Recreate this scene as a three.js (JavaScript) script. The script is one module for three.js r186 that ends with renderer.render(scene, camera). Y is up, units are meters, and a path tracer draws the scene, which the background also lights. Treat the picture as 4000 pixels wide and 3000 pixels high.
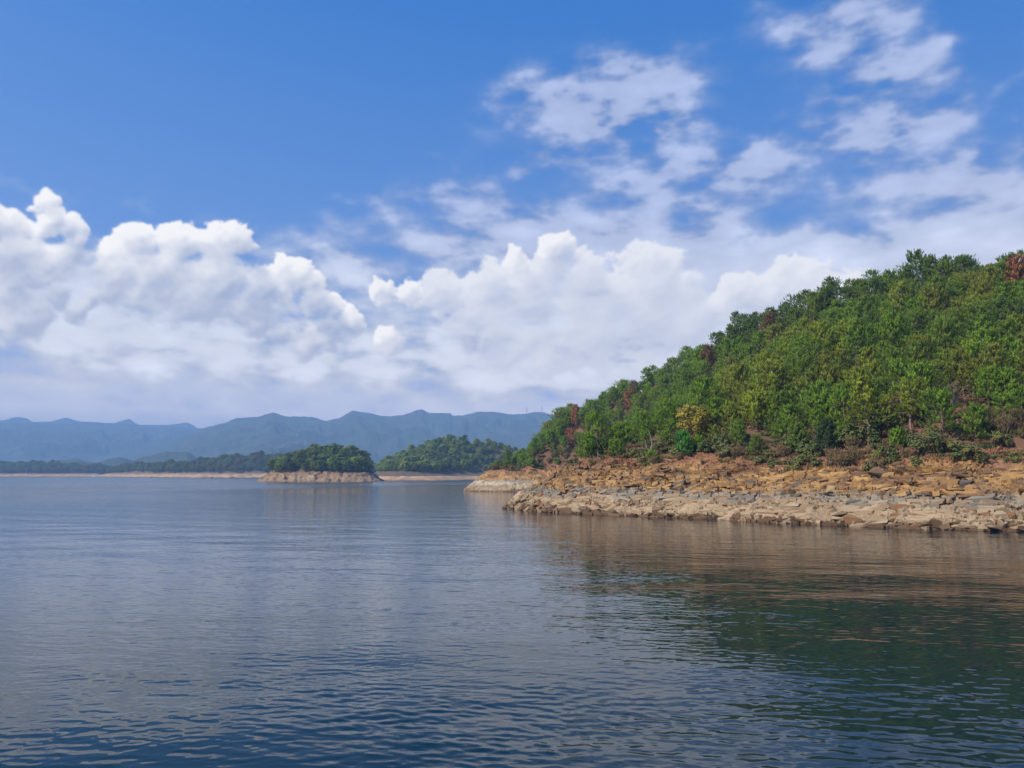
import * as THREE from 'three';
import { ImprovedNoise } from 'three/addons/math/ImprovedNoise.js';
import { ConvexGeometry } from 'three/addons/geometries/ConvexGeometry.js';
import { mergeGeometries } from 'three/addons/utils/BufferGeometryUtils.js';

// ---------------------------------------------------------------- camera, sun, exposure, air
const scene = new THREE.Scene();
const camera = new THREE.PerspectiveCamera(53, 1024 / 768, 0.5, 40000);
camera.position.set(0, 6, 0);
camera.rotation.x = 6.665 * Math.PI / 180;

const SUN = new THREE.Vector3(-0.66, 0.70, 0.46).normalize();
const sun = new THREE.DirectionalLight(new THREE.Color(1.0, 0.93, 0.78), 5.0);
sun.name = 'sun';
sun.position.copy(SUN).multiplyScalar(400).add(new THREE.Vector3(60, 0, -150));
sun.target.position.set(60, 0, -150);
sun.castShadow = true;
sun.shadow.mapSize.set(4096, 4096);
Object.assign(sun.shadow.camera, { left: -260, right: 260, top: 260, bottom: -260, near: 10, far: 900 });
scene.add(sun, sun.target);

const renderer = new THREE.WebGLRenderer({ antialias: true });
renderer.setSize(1024, 768);
renderer.toneMapping = THREE.LinearToneMapping;
renderer.toneMappingExposure = 1.35;
renderer.shadowMap.enabled = true;

const HAZE = 2.4e-4;
scene.fog = new THREE.FogExp2(new THREE.Color().setRGB(0.32, 0.57, 1.0), HAZE);

// ---------------------------------------------------------------- small tools
const PN = new ImprovedNoise();
const noise = (x, y, z) => PN.noise(x, y, z);
const { clamp, lerp, smoothstep } = THREE.MathUtils;
function fbm(x, y, z, oct, gain = 0.5) {
  let s = 0, a = 1, n = 0;
  for (let i = 0; i < oct; i++) { s += a * PN.noise(x, y, z); n += a; a *= gain; x = x * 2.03 + 17.1; y = y * 2.03 + 5.3; z = z * 2.03 + 9.7; }
  return s / n;
}
function rng(seed) {
  let a = seed >>> 0;
  return () => { a = (a + 0x6d2b79f5) | 0; let t = Math.imul(a ^ (a >>> 15), 1 | a); t = (t + Math.imul(t ^ (t >>> 7), 61 | t)) ^ t; return ((t ^ (t >>> 14)) >>> 0) / 4294967296; };
}
const used = {};
function numbered(name) { const n = used[name] = (used[name] ?? -1) + 1; return n ? name + '_' + String(n).padStart(3, '0') : name; }
function tag(o, label, category, group, kind) {
  o.userData = { label, category };
  if (group) o.userData.group = group;
  if (kind) o.userData.kind = kind;
  return o;
}
function mesh(name, geometry, material, parent) {
  const m = new THREE.Mesh(geometry, material);
  m.name = parent === scene ? numbered(name) : numbered(name);
  m.castShadow = m.receiveShadow = true;
  parent.add(m);
  return m;
}
const rgb = (r, g, b) => new THREE.Color().setRGB(r, g, b);

// ---------------------------------------------------------------- sky: air and clouds by direction
// cumulus heads [azimuth, elevation, radius, how veiled] and soft sheets [azimuth, elevation, half width, half height, strength], in degrees
const CUMULUS = [[-35.4,15.6,1.6,0], [-33.9,15.0,1.5,0], [-32.0,17.0,1.1,0], [-32.2,16.0,1.3,0], [-30.8,15.8,1.1,0], [-33.3,13.4,2.3,0], [-31.0,13.7,1.8,0], [-33.7,11.0,2.4,0], [-30.6,14.9,1.0,0], [-26.5,15.6,1.7,0], [-28.0,14.5,1.6,0], [-24.0,15.5,2.0,0], [-21.5,15.6,1.8,0], [-20.4,16.2,1.4,0], [-24.9,13.2,3.2,0], [-27.9,12.6,2.1,0], [-21.4,13.2,3.1,0], [-18.1,13.0,2.5,0], [-16.9,14.0,1.5,0], [-15.5,13.8,1.5,0], [-14.6,12.7,1.8,0], [-18.5,11.7,2.3,0], [-22.8,11.9,2.9,0], [-14.0,12.1,1.3,0], [-32.2,12.2,1.1,0], [-30.8,11.4,1.3,0], [-29.0,10.9,1.0,0], [-32.6,9.7,2.0,0], [-29.5,10.3,1.2,0], [-12.4,10.7,1.4,0], [-13.7,10.0,1.5,0], [-16.8,9.9,1.2,0], [-18.4,10.0,0.9,0], [-9.6,9.8,1.2,0.2], [-8.8,8.9,1.1,0.2], [-15.2,9.4,1.6,0], [-9.5,13.4,1.3,0.2], [-7.5,13.1,1.4,0.2], [-5.1,13.1,2.0,0.8], [-2.0,13.2,2.9,0.8], [-3.4,11.1,2.1,0.8], [3.5,16.5,1.5,0.2], [3.1,15.2,2.0,0.8], [0.8,15.4,1.5,0.2], [1.5,13.5,3.2,0.8], [5.8,14.1,2.9,0.8], [5.2,12.3,2.2,0.8], [8.2,13.0,3.2,0.8], [10.6,13.9,3.1,0.8], [-0.9,9.6,2.4,0.8], [0.7,9.9,1.7,0.8], [-3.3,9.8,1.4,0.2], [10.2,10.8,3.7,0.8], [13.5,11.1,3.1,0.8], [6.0,9.7,3.1,0.8], [2.6,9.0,2.7,0.8], [16.9,12.6,2.0,0.8], [18.3,12.2,1.7,0.8], [15.5,11.7,2.1,0.8], [20.6,12.7,2.6,0.8], [23.0,11.5,3.2,0.8], [12.9,12.8,2.3,0.8]];
const SOFT = [[7.0,27.5,5.4,2.4,0.9], [2.7,27.2,3.9,1.5,0.7], [10.9,28.4,2.8,1.7,0.95], [5.2,25.6,4.2,1.5,0.8], [3.0,23.3,2.3,1.6,0.75], [9.4,24.3,2.6,1.2,0.9], [8.0,26.0,4.8,1.5,0.7], [11.9,25.1,2.2,1.2,0.6], [4.8,22.7,3.0,1.1,0.6], [9.9,20.1,3.3,1.7,1.2], [13.5,22.0,3.6,1.8,1.1], [18.4,20.0,3.0,1.9,1.3], [17.2,21.2,2.1,1.2,0.8], [18.4,22.3,1.5,0.7,0.7], [14.9,18.4,1.9,1.0,1.0], [13.4,17.4,1.9,1.3,0.9], [7.6,21.0,1.6,1.0,0.4], [23.3,29.1,4.0,2.3,1.0], [25.8,29.7,2.8,1.6,1.0], [26.3,25.5,3.4,1.8,1.15], [28.5,26.1,2.3,1.6,0.7], [22.0,27.9,1.4,0.8,0.4], [19.2,30.6,1.7,1.4,0.35], [28.5,22.2,3.6,1.7,1.25], [26.2,22.1,3.0,1.4,1.0], [23.4,22.8,1.5,1.2,0.8], [20.8,24.0,1.6,0.7,0.5], [21.3,21.3,1.2,0.8,0.4], [34.3,24.0,1.1,0.6,0.4], [34.5,20.4,0.9,0.8,0.6], [27.2,19.0,3.5,1.0,0.9], [30.5,18.4,4.3,1.3,1.1], [33.4,18.7,2.8,1.4,1.0], [32.9,16.0,4.1,2.0,1.2], [27.6,15.3,5.4,1.8,1.1], [33.5,13.3,3.3,2.3,1.3], [23.2,15.1,4.6,1.4,1.1], [16.9,15.2,3.1,1.0,0.8], [20.1,13.7,6.0,1.9,1.3], [28.8,12.8,5.3,1.8,1.3], [-10.8,18.7,2.3,1.1,0.7], [-3.8,19.8,4.7,1.6,0.65], [-0.2,18.9,3.7,1.6,0.7], [-13.7,15.4,3.1,1.5,1.0], [-12.0,15.0,1.6,0.9,0.8], [-3.0,17.2,6.4,1.5,0.9], [-7.2,16.1,3.7,1.3,0.9], [4.4,17.8,4.7,2.0,0.9], [8.6,16.4,5.6,2.0,1.1], [-20.6,16.9,2.1,0.9,0.5], [-14.5,17.7,1.9,0.8,0.4], [-6.7,23.1,1.6,0.6,0.25], [-2.7,24.1,1.6,0.8,0.3], [-2.7,21.8,2.0,1.1,0.3], [-5.2,20.4,2.0,1.0,0.4], [5.1,15.8,7.4,2.3,1.2], [13.6,14.1,5.5,2.3,1.2], [1.5,11.8,10.2,4.1,1.3], [-21.9,11.6,7.7,3.5,1.2], [-31.6,9.5,5.0,3.2,1.3], [-18.4,8.6,11.7,2.3,1.3], [1.5,7.7,11.9,2.4,1.3], [13.5,10.1,7.1,3.7,1.3], [-32.3,12.4,3.9,3.7,1.0], [19.9,10.5,9.1,3.9,1.3]];

{
  const r = rng(77);
  for (let i = 0; i < 60; i++) {                      // the same kind of cloud goes on round the horizon
    const az = 45 + 270 * (i + r()) / 60, el = 9 + r() * 5, n = 5 + Math.floor(r() * 5);
    for (let k = 0; k < n; k++) CUMULUS.push([az + (r() - 0.5) * 7, el + (r() - 0.5) * 5, 1.2 + r() * 2, 0.3]);
    SOFT.push([az, el - 1, 7, 3, 1.2]);
  }
  for (let i = 0; i < 55; i++) {
    const az = 42 + 276 * r(), el = 17 + r() * 32;
    for (let k = 0; k < 4; k++) SOFT.push([az + (r() - 0.5) * 9, el + (r() - 0.5) * 4, 2.5 + r() * 3, 1 + r() * 1.2, 0.5 + r() * 0.6]);
  }
}
const skyTexture = (() => {
  const W = 4096, H = 2048, R0 = H / 2, ROWS = 780, N = W * ROWS, D2R = Math.PI / 180;
  const wx = new Float32Array(N), wy = new Float32Array(N), bil = new Float32Array(N), sof = new Float32Array(N), cum = new Float32Array(N).fill(-1), dim = new Float32Array(N), soft = new Float32Array(N);
  const elOf = (j) => ((R0 + j + 0.5) / H - 0.5) * 180, azOf = (i) => ((i + 0.5) / W - 0.5) * 360 + 90;   // azimuth 0 is straight ahead (-z), growing to the right
  const px = 360 / W;
  for (let j = 0; j < ROWS; j++) {
    const e = elOf(j) * D2R, ce = Math.cos(e), se = Math.sin(e);
    for (let i = 0; i < W; i++) {
      const a = (i + 0.5) / W * 2 * Math.PI - Math.PI, x = Math.cos(a) * ce, z = Math.sin(a) * ce, k = j * W + i;
      wx[k] = fbm(x * 17, se * 20, z * 17, 4, 0.55); wy[k] = fbm(x * 17 + 40, se * 20 + 7, z * 17 + 3, 4, 0.55);
      let b = 0, am = 0.5, f = 22;
      for (let o = 0; o < 6; o++) { b += am * (1 - 2 * Math.abs(noise(x * f + o * 3, se * f * 1.15, z * f))); am *= 0.56; f *= 2.1; }
      bil[k] = b;
      sof[k] = fbm(x * 15 + 5, se * 34, z * 15, 5, 0.53);
    }
  }
  const splat = (az, el, rx, ry, reach, put) => {
    const j0 = Math.max(0, Math.floor((el - ry * reach - 3) / px)), j1 = Math.min(ROWS - 1, Math.ceil((el + ry * reach + 3) / px));
    const ce = Math.cos(el * D2R), half = Math.ceil((rx * reach + 3) / ce / px), ic = Math.round((az - 90 + 180) / px - 0.5);
    for (let j = j0; j <= j1; j++) for (let di = -half; di <= half; di++) {
      const i = ((ic + di) % W + W) % W, k = j * W + i;
      let da = azOf(i) - az; da -= 360 * Math.round(da / 360);
      put(k, da * ce, elOf(j) - el);
    }
  };
  for (const [az, el, r, veiled] of CUMULUS) splat(az, el, r, r, 1.6, (k, x, y) => {
    const u = (x + wx[k] * 1.5) / (r * 0.87), v = (y + wy[k] * 1.3) / (r * 0.87), d = 1 - Math.sqrt(u * u + v * v);
    if (d > cum[k]) { dim[k] = lerp(dim[k], veiled, clamp((d - cum[k]) * 4, 0, 1)); cum[k] = d; }
  });
  for (const [az, el, rx, ry, s] of SOFT) splat(az, el, rx, ry, 2.2, (k, x, y) => {
    const u = (x + wx[k] * 3.6) / (rx * 1.15), v = (y + wy[k] * 2.4) / (ry * 1.15);
    soft[k] += s * Math.exp(-(u * u + v * v) * 1.15);
  });
  // density of the heaped clouds, its height as a relief, and how much cloud lies towards the sun (up and to the left)
  const dens = new Float32Array(N), dome = new Float32Array(N);
  for (let k = 0; k < N; k++) { const d = cum[k] + 0.62 * (bil[k] - 0.50); dens[k] = clamp(d * 1.6, 0, 1); dome[k] = Math.sqrt(Math.max(0, d + 0.03)) + 0.17 * bil[k]; }
  const data = new Float32Array(W * H * 4), lx = -0.5, ly = 0.72, lz = 0.48;
  const S = Math.hypot(0.03, 1);
  for (let j = 0; j < H; j++) {
    const el = ((j + 0.5) / H - 0.5) * 180, y = Math.sin(el * D2R), up = Math.max(0, y);
    for (let i = 0; i < W; i++) {
      const a = (i + 0.5) / W * 2 * Math.PI - Math.PI, x = Math.cos(a) * Math.cos(el * D2R), z = Math.sin(a) * Math.cos(el * D2R);
      const cs = x * SUN.x + y * SUN.y + z * SUN.z, glow = Math.pow(Math.max(0, cs * 0.5 + 0.5), 3.2);
      const t = Math.pow(up, 0.62);
      let c = [lerp(0.33, 0.010, Math.min(1, t * 1.28)) + 0.16 * glow * (1 - 0.4 * t), lerp(0.52, 0.145, Math.min(1, t * 1.22)) + 0.20 * glow * (1 - 0.3 * t), lerp(0.84, 0.50, Math.min(1, t * 1.1)) + 0.24 * glow];
      const mix = (o, w) => { c = [lerp(c[0], o[0], w), lerp(c[1], o[1], w), lerp(c[2], o[2], w)]; };
      const jj = j - R0;
      if (jj >= 0 && jj < ROWS) {
        const k = jj * W + i, edge = 1 - smoothstep(jj, ROWS - 170, ROWS - 5);
        // low grey veil
        const veil = smoothstep(16.5 + sof[k] * 12 - el, 0, 11);
        mix([0.46 + 0.10 * sof[k], 0.56 + 0.09 * sof[k], 0.745 + 0.06 * sof[k]], 0.95 * veil * edge);
        // soft sheets, streaked and broken
        const q = soft[k] * (0.82 + lerp(1.1, 2.0, smoothstep(el, 16, 23)) * sof[k]) + 0.25 * sof[k] + 0.16 * (bil[k] - 0.45), sa = smoothstep(q, 0.05, 1.7) * Math.min(1, soft[k] * 1.8) * edge;
        const low = smoothstep(el, 9, 22), th = smoothstep(q, 0.5, 1.6);
        const sc = lerp(0.53, 0.44, low) + 0.11 * th + sof[k] * lerp(0.15, 0.24, low);
        mix([sc * 0.97, sc * lerp(1.085, 1.10, low), sc * lerp(1.28, 1.46, low)], sa * lerp(0.96, 0.68, low));
        // heaped clouds
        const d = dens[k];
        if (d > 0) {
          const il = jj * W + ((i - 3 + W) % W), ir = jj * W + ((i + 3) % W), kd = Math.max(0, jj - 3) * W + i, ku = Math.min(ROWS - 1, jj + 3) * W + i;
          const gx = (dome[ir] - dome[il]) / (6 * px), gy = (dome[ku] - dome[kd]) / (6 * px), nx = -gx * 0.8, ny = -gy * 0.8, nl = Math.hypot(nx, ny, 1);
          const lam = clamp((nx * lx + ny * ly + lz) / nl, 0, 1);
          const jl = Math.max(0, jj - 11) * W, jh = Math.min(ROWS - 1, jj + 11) * W, bx = -(dome[jj * W + (i + 11) % W] - dome[jj * W + (i - 11 + W) % W]) / (22 * px) * 1.6, by = -(dome[jh + i] - dome[jl + i]) / (22 * px) * 1.6;
          const lam2 = clamp((bx * lx + by * ly + lz) / Math.hypot(bx, by, 1), 0, 1);
          let occ = 0;
          for (let m = 1; m <= 20; m++) {
            const jm = Math.min(ROWS - 1, jj + Math.round(m * 2.6)), im = (i - Math.round(m * 1.7) + W) % W;
            occ += Math.max(0, dens[jm * W + im] - 0.08);
          }
          const shade = Math.exp(-occ * 0.24), deep = smoothstep(occ, 3, 17);
          const lit = clamp(0.40 - 0.26 * deep + 0.30 * (lam - 0.5) + 0.30 * (lam2 - 0.5) + shade * (0.22 + 0.42 * lam) + 0.10 * sof[k] + 0.26 * (bil[k] - 0.45), 0, 1);
          const v = dim[k], al = smoothstep(d, 0.0, lerp(0.85, 0.26, shade)) * lerp(0.82, 1, Math.sqrt(shade)) * (1 - 0.22 * v) * edge, li = lerp(lit, 0.30 + 0.5 * lit, v);
          mix([lerp(0.385, 0.90, li), lerp(0.475, 0.92, li), lerp(0.65, 0.95, li)], al);
        }
      }
      // the haze below thins what comes from the sky and adds its own light; the sky above it is that much brighter
      const T = Math.exp(-HAZE * Math.min(7500, 560 / Math.max(0.03, up))), o = (j * W + i) * 4;
      for (let m = 0; m < 3; m++) data[o + m] = Math.max(0.4 * c[m], (c[m] - [0.20, 0.37, 0.62][m] * (1 - T)) / T) / 1.35;
      data[o + 3] = 1;
    }
  }
  const tex = new THREE.DataTexture(data, W, H, THREE.RGBAFormat, THREE.FloatType);
  tex.mapping = THREE.EquirectangularReflectionMapping;
  tex.colorSpace = THREE.LinearSRGBColorSpace;
  tex.magFilter = tex.minFilter = THREE.LinearFilter;
  tex.needsUpdate = true;
  return tex;
})();
scene.background = scene.environment = skyTexture;

// ---------------------------------------------------------------- water: swell as geometry, ripples as normals
function fft(re, im, inverse) {
  const n = re.length;
  for (let i = 1, j = 0; i < n; i++) { let b = n >> 1; for (; j & b; b >>= 1) j ^= b; j ^= b; if (i < j) { let t = re[i]; re[i] = re[j]; re[j] = t; t = im[i]; im[i] = im[j]; im[j] = t; } }
  for (let len = 2; len <= n; len <<= 1) {
    const h = len >> 1, st = (inverse ? 2 : -2) * Math.PI / len, c = new Float64Array(h), s = new Float64Array(h);
    for (let k = 0; k < h; k++) { c[k] = Math.cos(st * k); s[k] = Math.sin(st * k); }
    for (let i = 0; i < n; i += len) for (let k = 0; k < h; k++) {
      const p = i + k, q = p + h, xr = re[q] * c[k] - im[q] * s[k], xi = re[q] * s[k] + im[q] * c[k];
      re[q] = re[p] - xr; im[q] = im[p] - xi; re[p] += xr; im[p] += xi;
    }
  }
}
function fft2(re, im, n, inverse) {
  for (let y = 0; y < n; y++) fft(re.subarray(y * n, y * n + n), im.subarray(y * n, y * n + n), inverse);
  const cr = new Float64Array(n), ci = new Float64Array(n);
  for (let x = 0; x < n; x++) {
    for (let y = 0; y < n; y++) { cr[y] = re[y * n + x]; ci[y] = im[y * n + x]; }
    fft(cr, ci, inverse);
    for (let y = 0; y < n; y++) { re[y * n + x] = cr[y]; im[y * n + x] = ci[y]; }
  }
}
// a tile of wind waves (size in metres): wave lengths round "peak", running within some angle of "towards"; slopes or heights
function waveTile(n, size, bands, seed, wantHeight) {
  const r = rng(seed), re = new Float64Array(n * n), im = new Float64Array(n * n), gauss = () => Math.sqrt(-2 * Math.log(r() + 1e-9)) * Math.cos(6.2831853 * r());
  for (let i = 0; i < n * n; i++) re[i] = gauss();
  fft2(re, im, n, false);
  for (let y = 0; y < n; y++) for (let x = 0; x < n; x++) {
    const kx = 2 * Math.PI * (x < n / 2 ? x : x - n) / size, ky = 2 * Math.PI * (y < n / 2 ? y : y - n) / size, k = Math.hypot(kx, ky), i = y * n + x;
    let a = 0;
    if (k > 0) for (const [peak, spread, amount, towards, narrow] of bands) {
      const l = Math.log(k * peak / (2 * Math.PI)) / spread, c = (kx * Math.cos(towards) + ky * Math.sin(towards)) / k;
      a += amount * Math.exp(-0.5 * l * l) * (0.06 + Math.pow(Math.abs(c), narrow)) / k;
    }
    const slope = a / Math.max(k, 1e-6), nr = re[i] * slope, ni = im[i] * slope;
    if (wantHeight) { re[i] = nr; im[i] = ni; } else {     // i kx A + i (i ky A): both slopes in one transform
      const ar = -kx * ni, ai = kx * nr, br = -ky * ni, bi = ky * nr;
      re[i] = ar - bi; im[i] = ai + br;
    }
  }
  fft2(re, im, n, true);
  return { re, im };
}
function texture(data, n, format) {
  const t = new THREE.DataTexture(data, n, n, format, THREE.FloatType);
  t.wrapS = t.wrapT = THREE.RepeatWrapping;
  t.magFilter = t.minFilter = THREE.LinearFilter;
  t.needsUpdate = true;
  return t;
}
const RIPPLE = 27, CHOP = 71;
const rippleMap = (() => {
  const n = 2048, { re, im } = waveTile(n, RIPPLE, [[0.5, 0.5, 1.0, 1.45, 3], [0.27, 0.45, 0.6, 1.8, 2], [1.5, 0.5, 0.5, 1.25, 5]], 11, false);
  let s = 0;
  for (let i = 0; i < n * n; i++) s += re[i] * re[i] + im[i] * im[i];
  const f = 0.025 / Math.sqrt(s / (n * n)), d = new Float32Array(n * n * 4);
  for (let i = 0; i < n * n; i++) {
    const a = -re[i] * f, b = -im[i] * f, l = Math.hypot(a, b, 1);
    d[i * 4] = a / l / 2 + 0.5; d[i * 4 + 1] = b / l / 2 + 0.5; d[i * 4 + 2] = 1 / l / 2 + 0.5; d[i * 4 + 3] = 1;
  }
  return texture(d, n, THREE.RGBAFormat);
})();
const chopMap = (() => {
  const n = 1024, { re } = waveTile(n, CHOP, [[1.7, 0.5, 1.0, 1.7, 8], [4.5, 0.5, 1.3, 1.3, 10]], 5, true);
  let s = 0;
  for (let i = 0; i < n * n; i++) s += re[i] * re[i];
  const f = 1 / (8 * Math.sqrt(s / (n * n))), d = new Float32Array(n * n);
  for (let i = 0; i < n * n; i++) d[i] = clamp(0.5 + re[i] * f, 0, 1);
  const t = texture(d, n, THREE.RedFormat);
  t.repeat.set(RIPPLE / CHOP, RIPPLE / CHOP);
  return t;
})();

// ---------------------------------------------------------------- shores and hills: distance to a shoreline gives the rock bank, a ridge line gives the hill
class Land {
  constructor(shore, ridge, bank = 10, top = 7.5) {
    Object.assign(this, { shore, ridge, bank, top });
  }
  static toLine(list, x, z, closed) {
    let best = 1e9, h = 0;
    for (let i = 0; i < list.length - (closed ? 0 : 1); i++) {
      const [ax, az, ah] = list[i], [bx, bz, bh] = list[(i + 1) % list.length], dx = bx - ax, dz = bz - az;
      const t = clamp(((x - ax) * dx + (z - az) * dz) / (dx * dx + dz * dz), 0, 1), d = Math.hypot(x - ax - dx * t, z - az - dz * t);
      if (d < best) { best = d; h = lerp(ah ?? 0, bh ?? 0, t); }
    }
    return [best, h];
  }
  inland(x, z) {                                        // metres from the water's edge, negative out in the lake
    let inside = false;
    const s = this.shore;
    for (let i = 0, j = s.length - 1; i < s.length; j = i++) if ((s[i][1] > z) !== (s[j][1] > z) && x < (s[j][0] - s[i][0]) * (z - s[i][1]) / (s[j][1] - s[i][1]) + s[i][0]) inside = !inside;
    const d = Land.toLine(s, x, z, true)[0] + 0;
    return (inside ? d : -d) + 1.5 * noise(x * 0.11, 1.5, z * 0.11) + 0.7 * noise(x * 0.37, 4.5, z * 0.37);
  }
  height(x, z, d = this.inland(x, z)) {
    const { bank, top } = this;
    if (d <= 0) return d * 0.5;
    const rough = 0.5 * noise(x * 0.16, 9, z * 0.16) * smoothstep(d, 0, 5);
    if (d < bank) return top * (0.9 * d / bank + 0.1 * Math.sin(d / bank * Math.PI * 1.5)*0.5 + 0.05 * (d/bank)**2 + 0.1*(d/bank)) / 1.0 + rough;
    const [dr, hr] = Land.toLine(this.ridge, x, z, false), t = (d - bank) / (d - bank + dr);
    const base = top * (0.9 - 0.05 + 0.05 + 0.1);
    return base + (hr - base) * Math.pow(t, 0.92) + rough + 2.2 * noise(x * 0.045, 2, z * 0.045) * smoothstep(t, 0, 0.3);
  }
}
const mainLand = new Land(
  [[420, 60], [300, 40], [180, 8], [120, -30], [85, -58], [70, -69], [53, -81], [41.3, -88], [33.8, -96], [22, -108], [10, -118], [3.3, -125.5], [-2.1, -137.5], [4, -142], [13, -147], [20, -165], [23, -195], [21, -225], [16, -252],
    [11.6, -261], [-1, -261], [-17.3, -273.5], [-18, -282], [-12, -300], [-8, -322], [10, -350], [60, -390], [150, -420], [420, -420]],
  [[-4, -305, 8], [2.5, -300, 11], [16.4, -305, 24], [27, -290, 28], [46.5, -260, 37], [56.4, -235, 39], [63.6, -215, 45], [72.9, -200, 46], [85.8, -185, 49], [98, -178, 50], [102, -172, 49], [116, -170, 48], [150, -165, 47], [220, -150, 45], [320, -110, 38]]);

// one sheet of ground over a box of the plan, where keep(d) holds
function sheet(land, x0, x1, z0, z1, step, keep, shape) {
  const nx = Math.ceil((x1 - x0) / step), nz = Math.ceil((z1 - z0) / step), at = new Int32Array((nx + 1) * (nz + 1)).fill(-1), p = [], c = [], uv = [], idx = [];
  for (let j = 0; j <= nz; j++) for (let i = 0; i <= nx; i++) {
    const x = x0 + i * step, z = z0 + j * step, d = land.inland(x, z);
    if (!keep(d, x, z)) continue;
    at[j * (nx + 1) + i] = p.length / 3;
    const v = shape(x, z, d);
    p.push(v[0], v[1], v[2]); c.push(v[3], v[4], v[5]); uv.push(v[0] * 0.35 + v[1] * 0.2, v[2] * 0.35 + v[1] * 0.3);
  }
  for (let j = 0; j < nz; j++) for (let i = 0; i < nx; i++) {
    const a = at[j * (nx + 1) + i], b = at[j * (nx + 1) + i + 1], e = at[(j + 1) * (nx + 1) + i], f = at[(j + 1) * (nx + 1) + i + 1];
    if (a < 0 || b < 0 || e < 0 || f < 0) continue;
    if ((i + j) % 2) idx.push(a, e, b, b, e, f); else idx.push(a, e, f, a, f, b);
  }
  const g = new THREE.BufferGeometry();
  g.setAttribute('position', new THREE.Float32BufferAttribute(p, 3));
  g.setAttribute('color', new THREE.Float32BufferAttribute(c, 3));
  g.setAttribute('uv', new THREE.Float32BufferAttribute(uv, 2));
  g.setIndex(idx);
  g.computeVertexNormals();
  return g;
}
const grain = (() => {                                  // grain of stone and soil: a grey relief, also used as a slight tone
  const n = 512, d = new Float32Array(n * n), D = new Float32Array(n * n * 4), r = rng(3);
  for (let y = 0; y < n; y++) for (let x = 0; x < n; x++) {
    const a = x / n * 2 * Math.PI, b = y / n * 2 * Math.PI, R = 2.2;
    const p = [Math.cos(a) * R, Math.sin(a) * R + Math.cos(b) * R, Math.sin(b) * R];
    let v = 0.5 + 0.5 * fbm(p[0] * 2, p[1] * 2, p[2] * 2, 6, 0.62) * 1.5 + (r() - 0.5) * 0.12;
    v = clamp(v, 0, 1); d[y * n + x] = v;
    const t = 0.72 + 0.5 * v;
    D.set([t, t * (0.985 + 0.03 * r()), t * 0.98, 1], (y * n + x) * 4);
  }
  return { bump: texture(d, n, THREE.RedFormat), tone: texture(D, n, THREE.RGBAFormat) };
})();
const rockMaterial = new THREE.MeshStandardMaterial({ name: 'weathered rock', vertexColors: true, roughness: 0.92, map: grain.tone, bumpMap: grain.bump, bumpScale: 0.06, flatShading: true });
const soilMaterial = new THREE.MeshStandardMaterial({ name: 'red soil and needle litter', vertexColors: true, roughness: 1, map: grain.tone, bumpMap: grain.bump, bumpScale: 0.12 });
{
  const soil = (x, z, d) => {
    const h = mainLand.height(x, z, d) - 0.25 - 1.5 * (1 - smoothstep(d, 7, 11)), n = fbm(x * 0.12, 4, z * 0.12, 4), m = clamp(0.45 + 0.9 * n, 0, 1);
    return [x, h, z, lerp(0.085, 0.20, m), lerp(0.058, 0.092, m), lerp(0.034, 0.05, m)];
  };
  tag(mesh('hillside', sheet(mainLand, -24, 420, -424, 60, 2.5, (d) => d > 5.5, soil), soilMaterial, scene), 'steep red soil hillside under the pine stand beside the lake', 'hillside', null, 'structure');
}

// ---------------------------------------------------------------- the lake itself
const windMap = (() => {                                // fine chop too small to see: the open lake is ruffled, the lee of the hill and the water by the boat are calm, with slicks
  const n = 768, d = new Float32Array(n * n * 4);
  for (let j = 0; j < n; j++) for (let i = 0; i < n; i++) {
    const x = ((i + 0.5) / n - 0.5) * 2400, z = -(j + 0.5) / n * 2400, r = Math.hypot(x, z), off = -mainLand.inland(x, z);
    const lee = 1 - smoothstep(off, 25, 150), slick = clamp(0.5 + 1.6 * fbm(x * 0.004, 3, z * 0.011, 3), 0, 1);
    const v = clamp(0.03 + 0.20 * smoothstep(r, 45, 260) * (1 - 0.85 * lee) * lerp(0.55, 1, slick), 0, 1);
    d.set([v, v, v, 1], (j * n + i) * 4);
  }
  const t = texture(d, n, THREE.RGBAFormat);
  t.wrapS = t.wrapT = THREE.ClampToEdgeWrapping; t.channel = 1;
  return t;
})();
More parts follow.
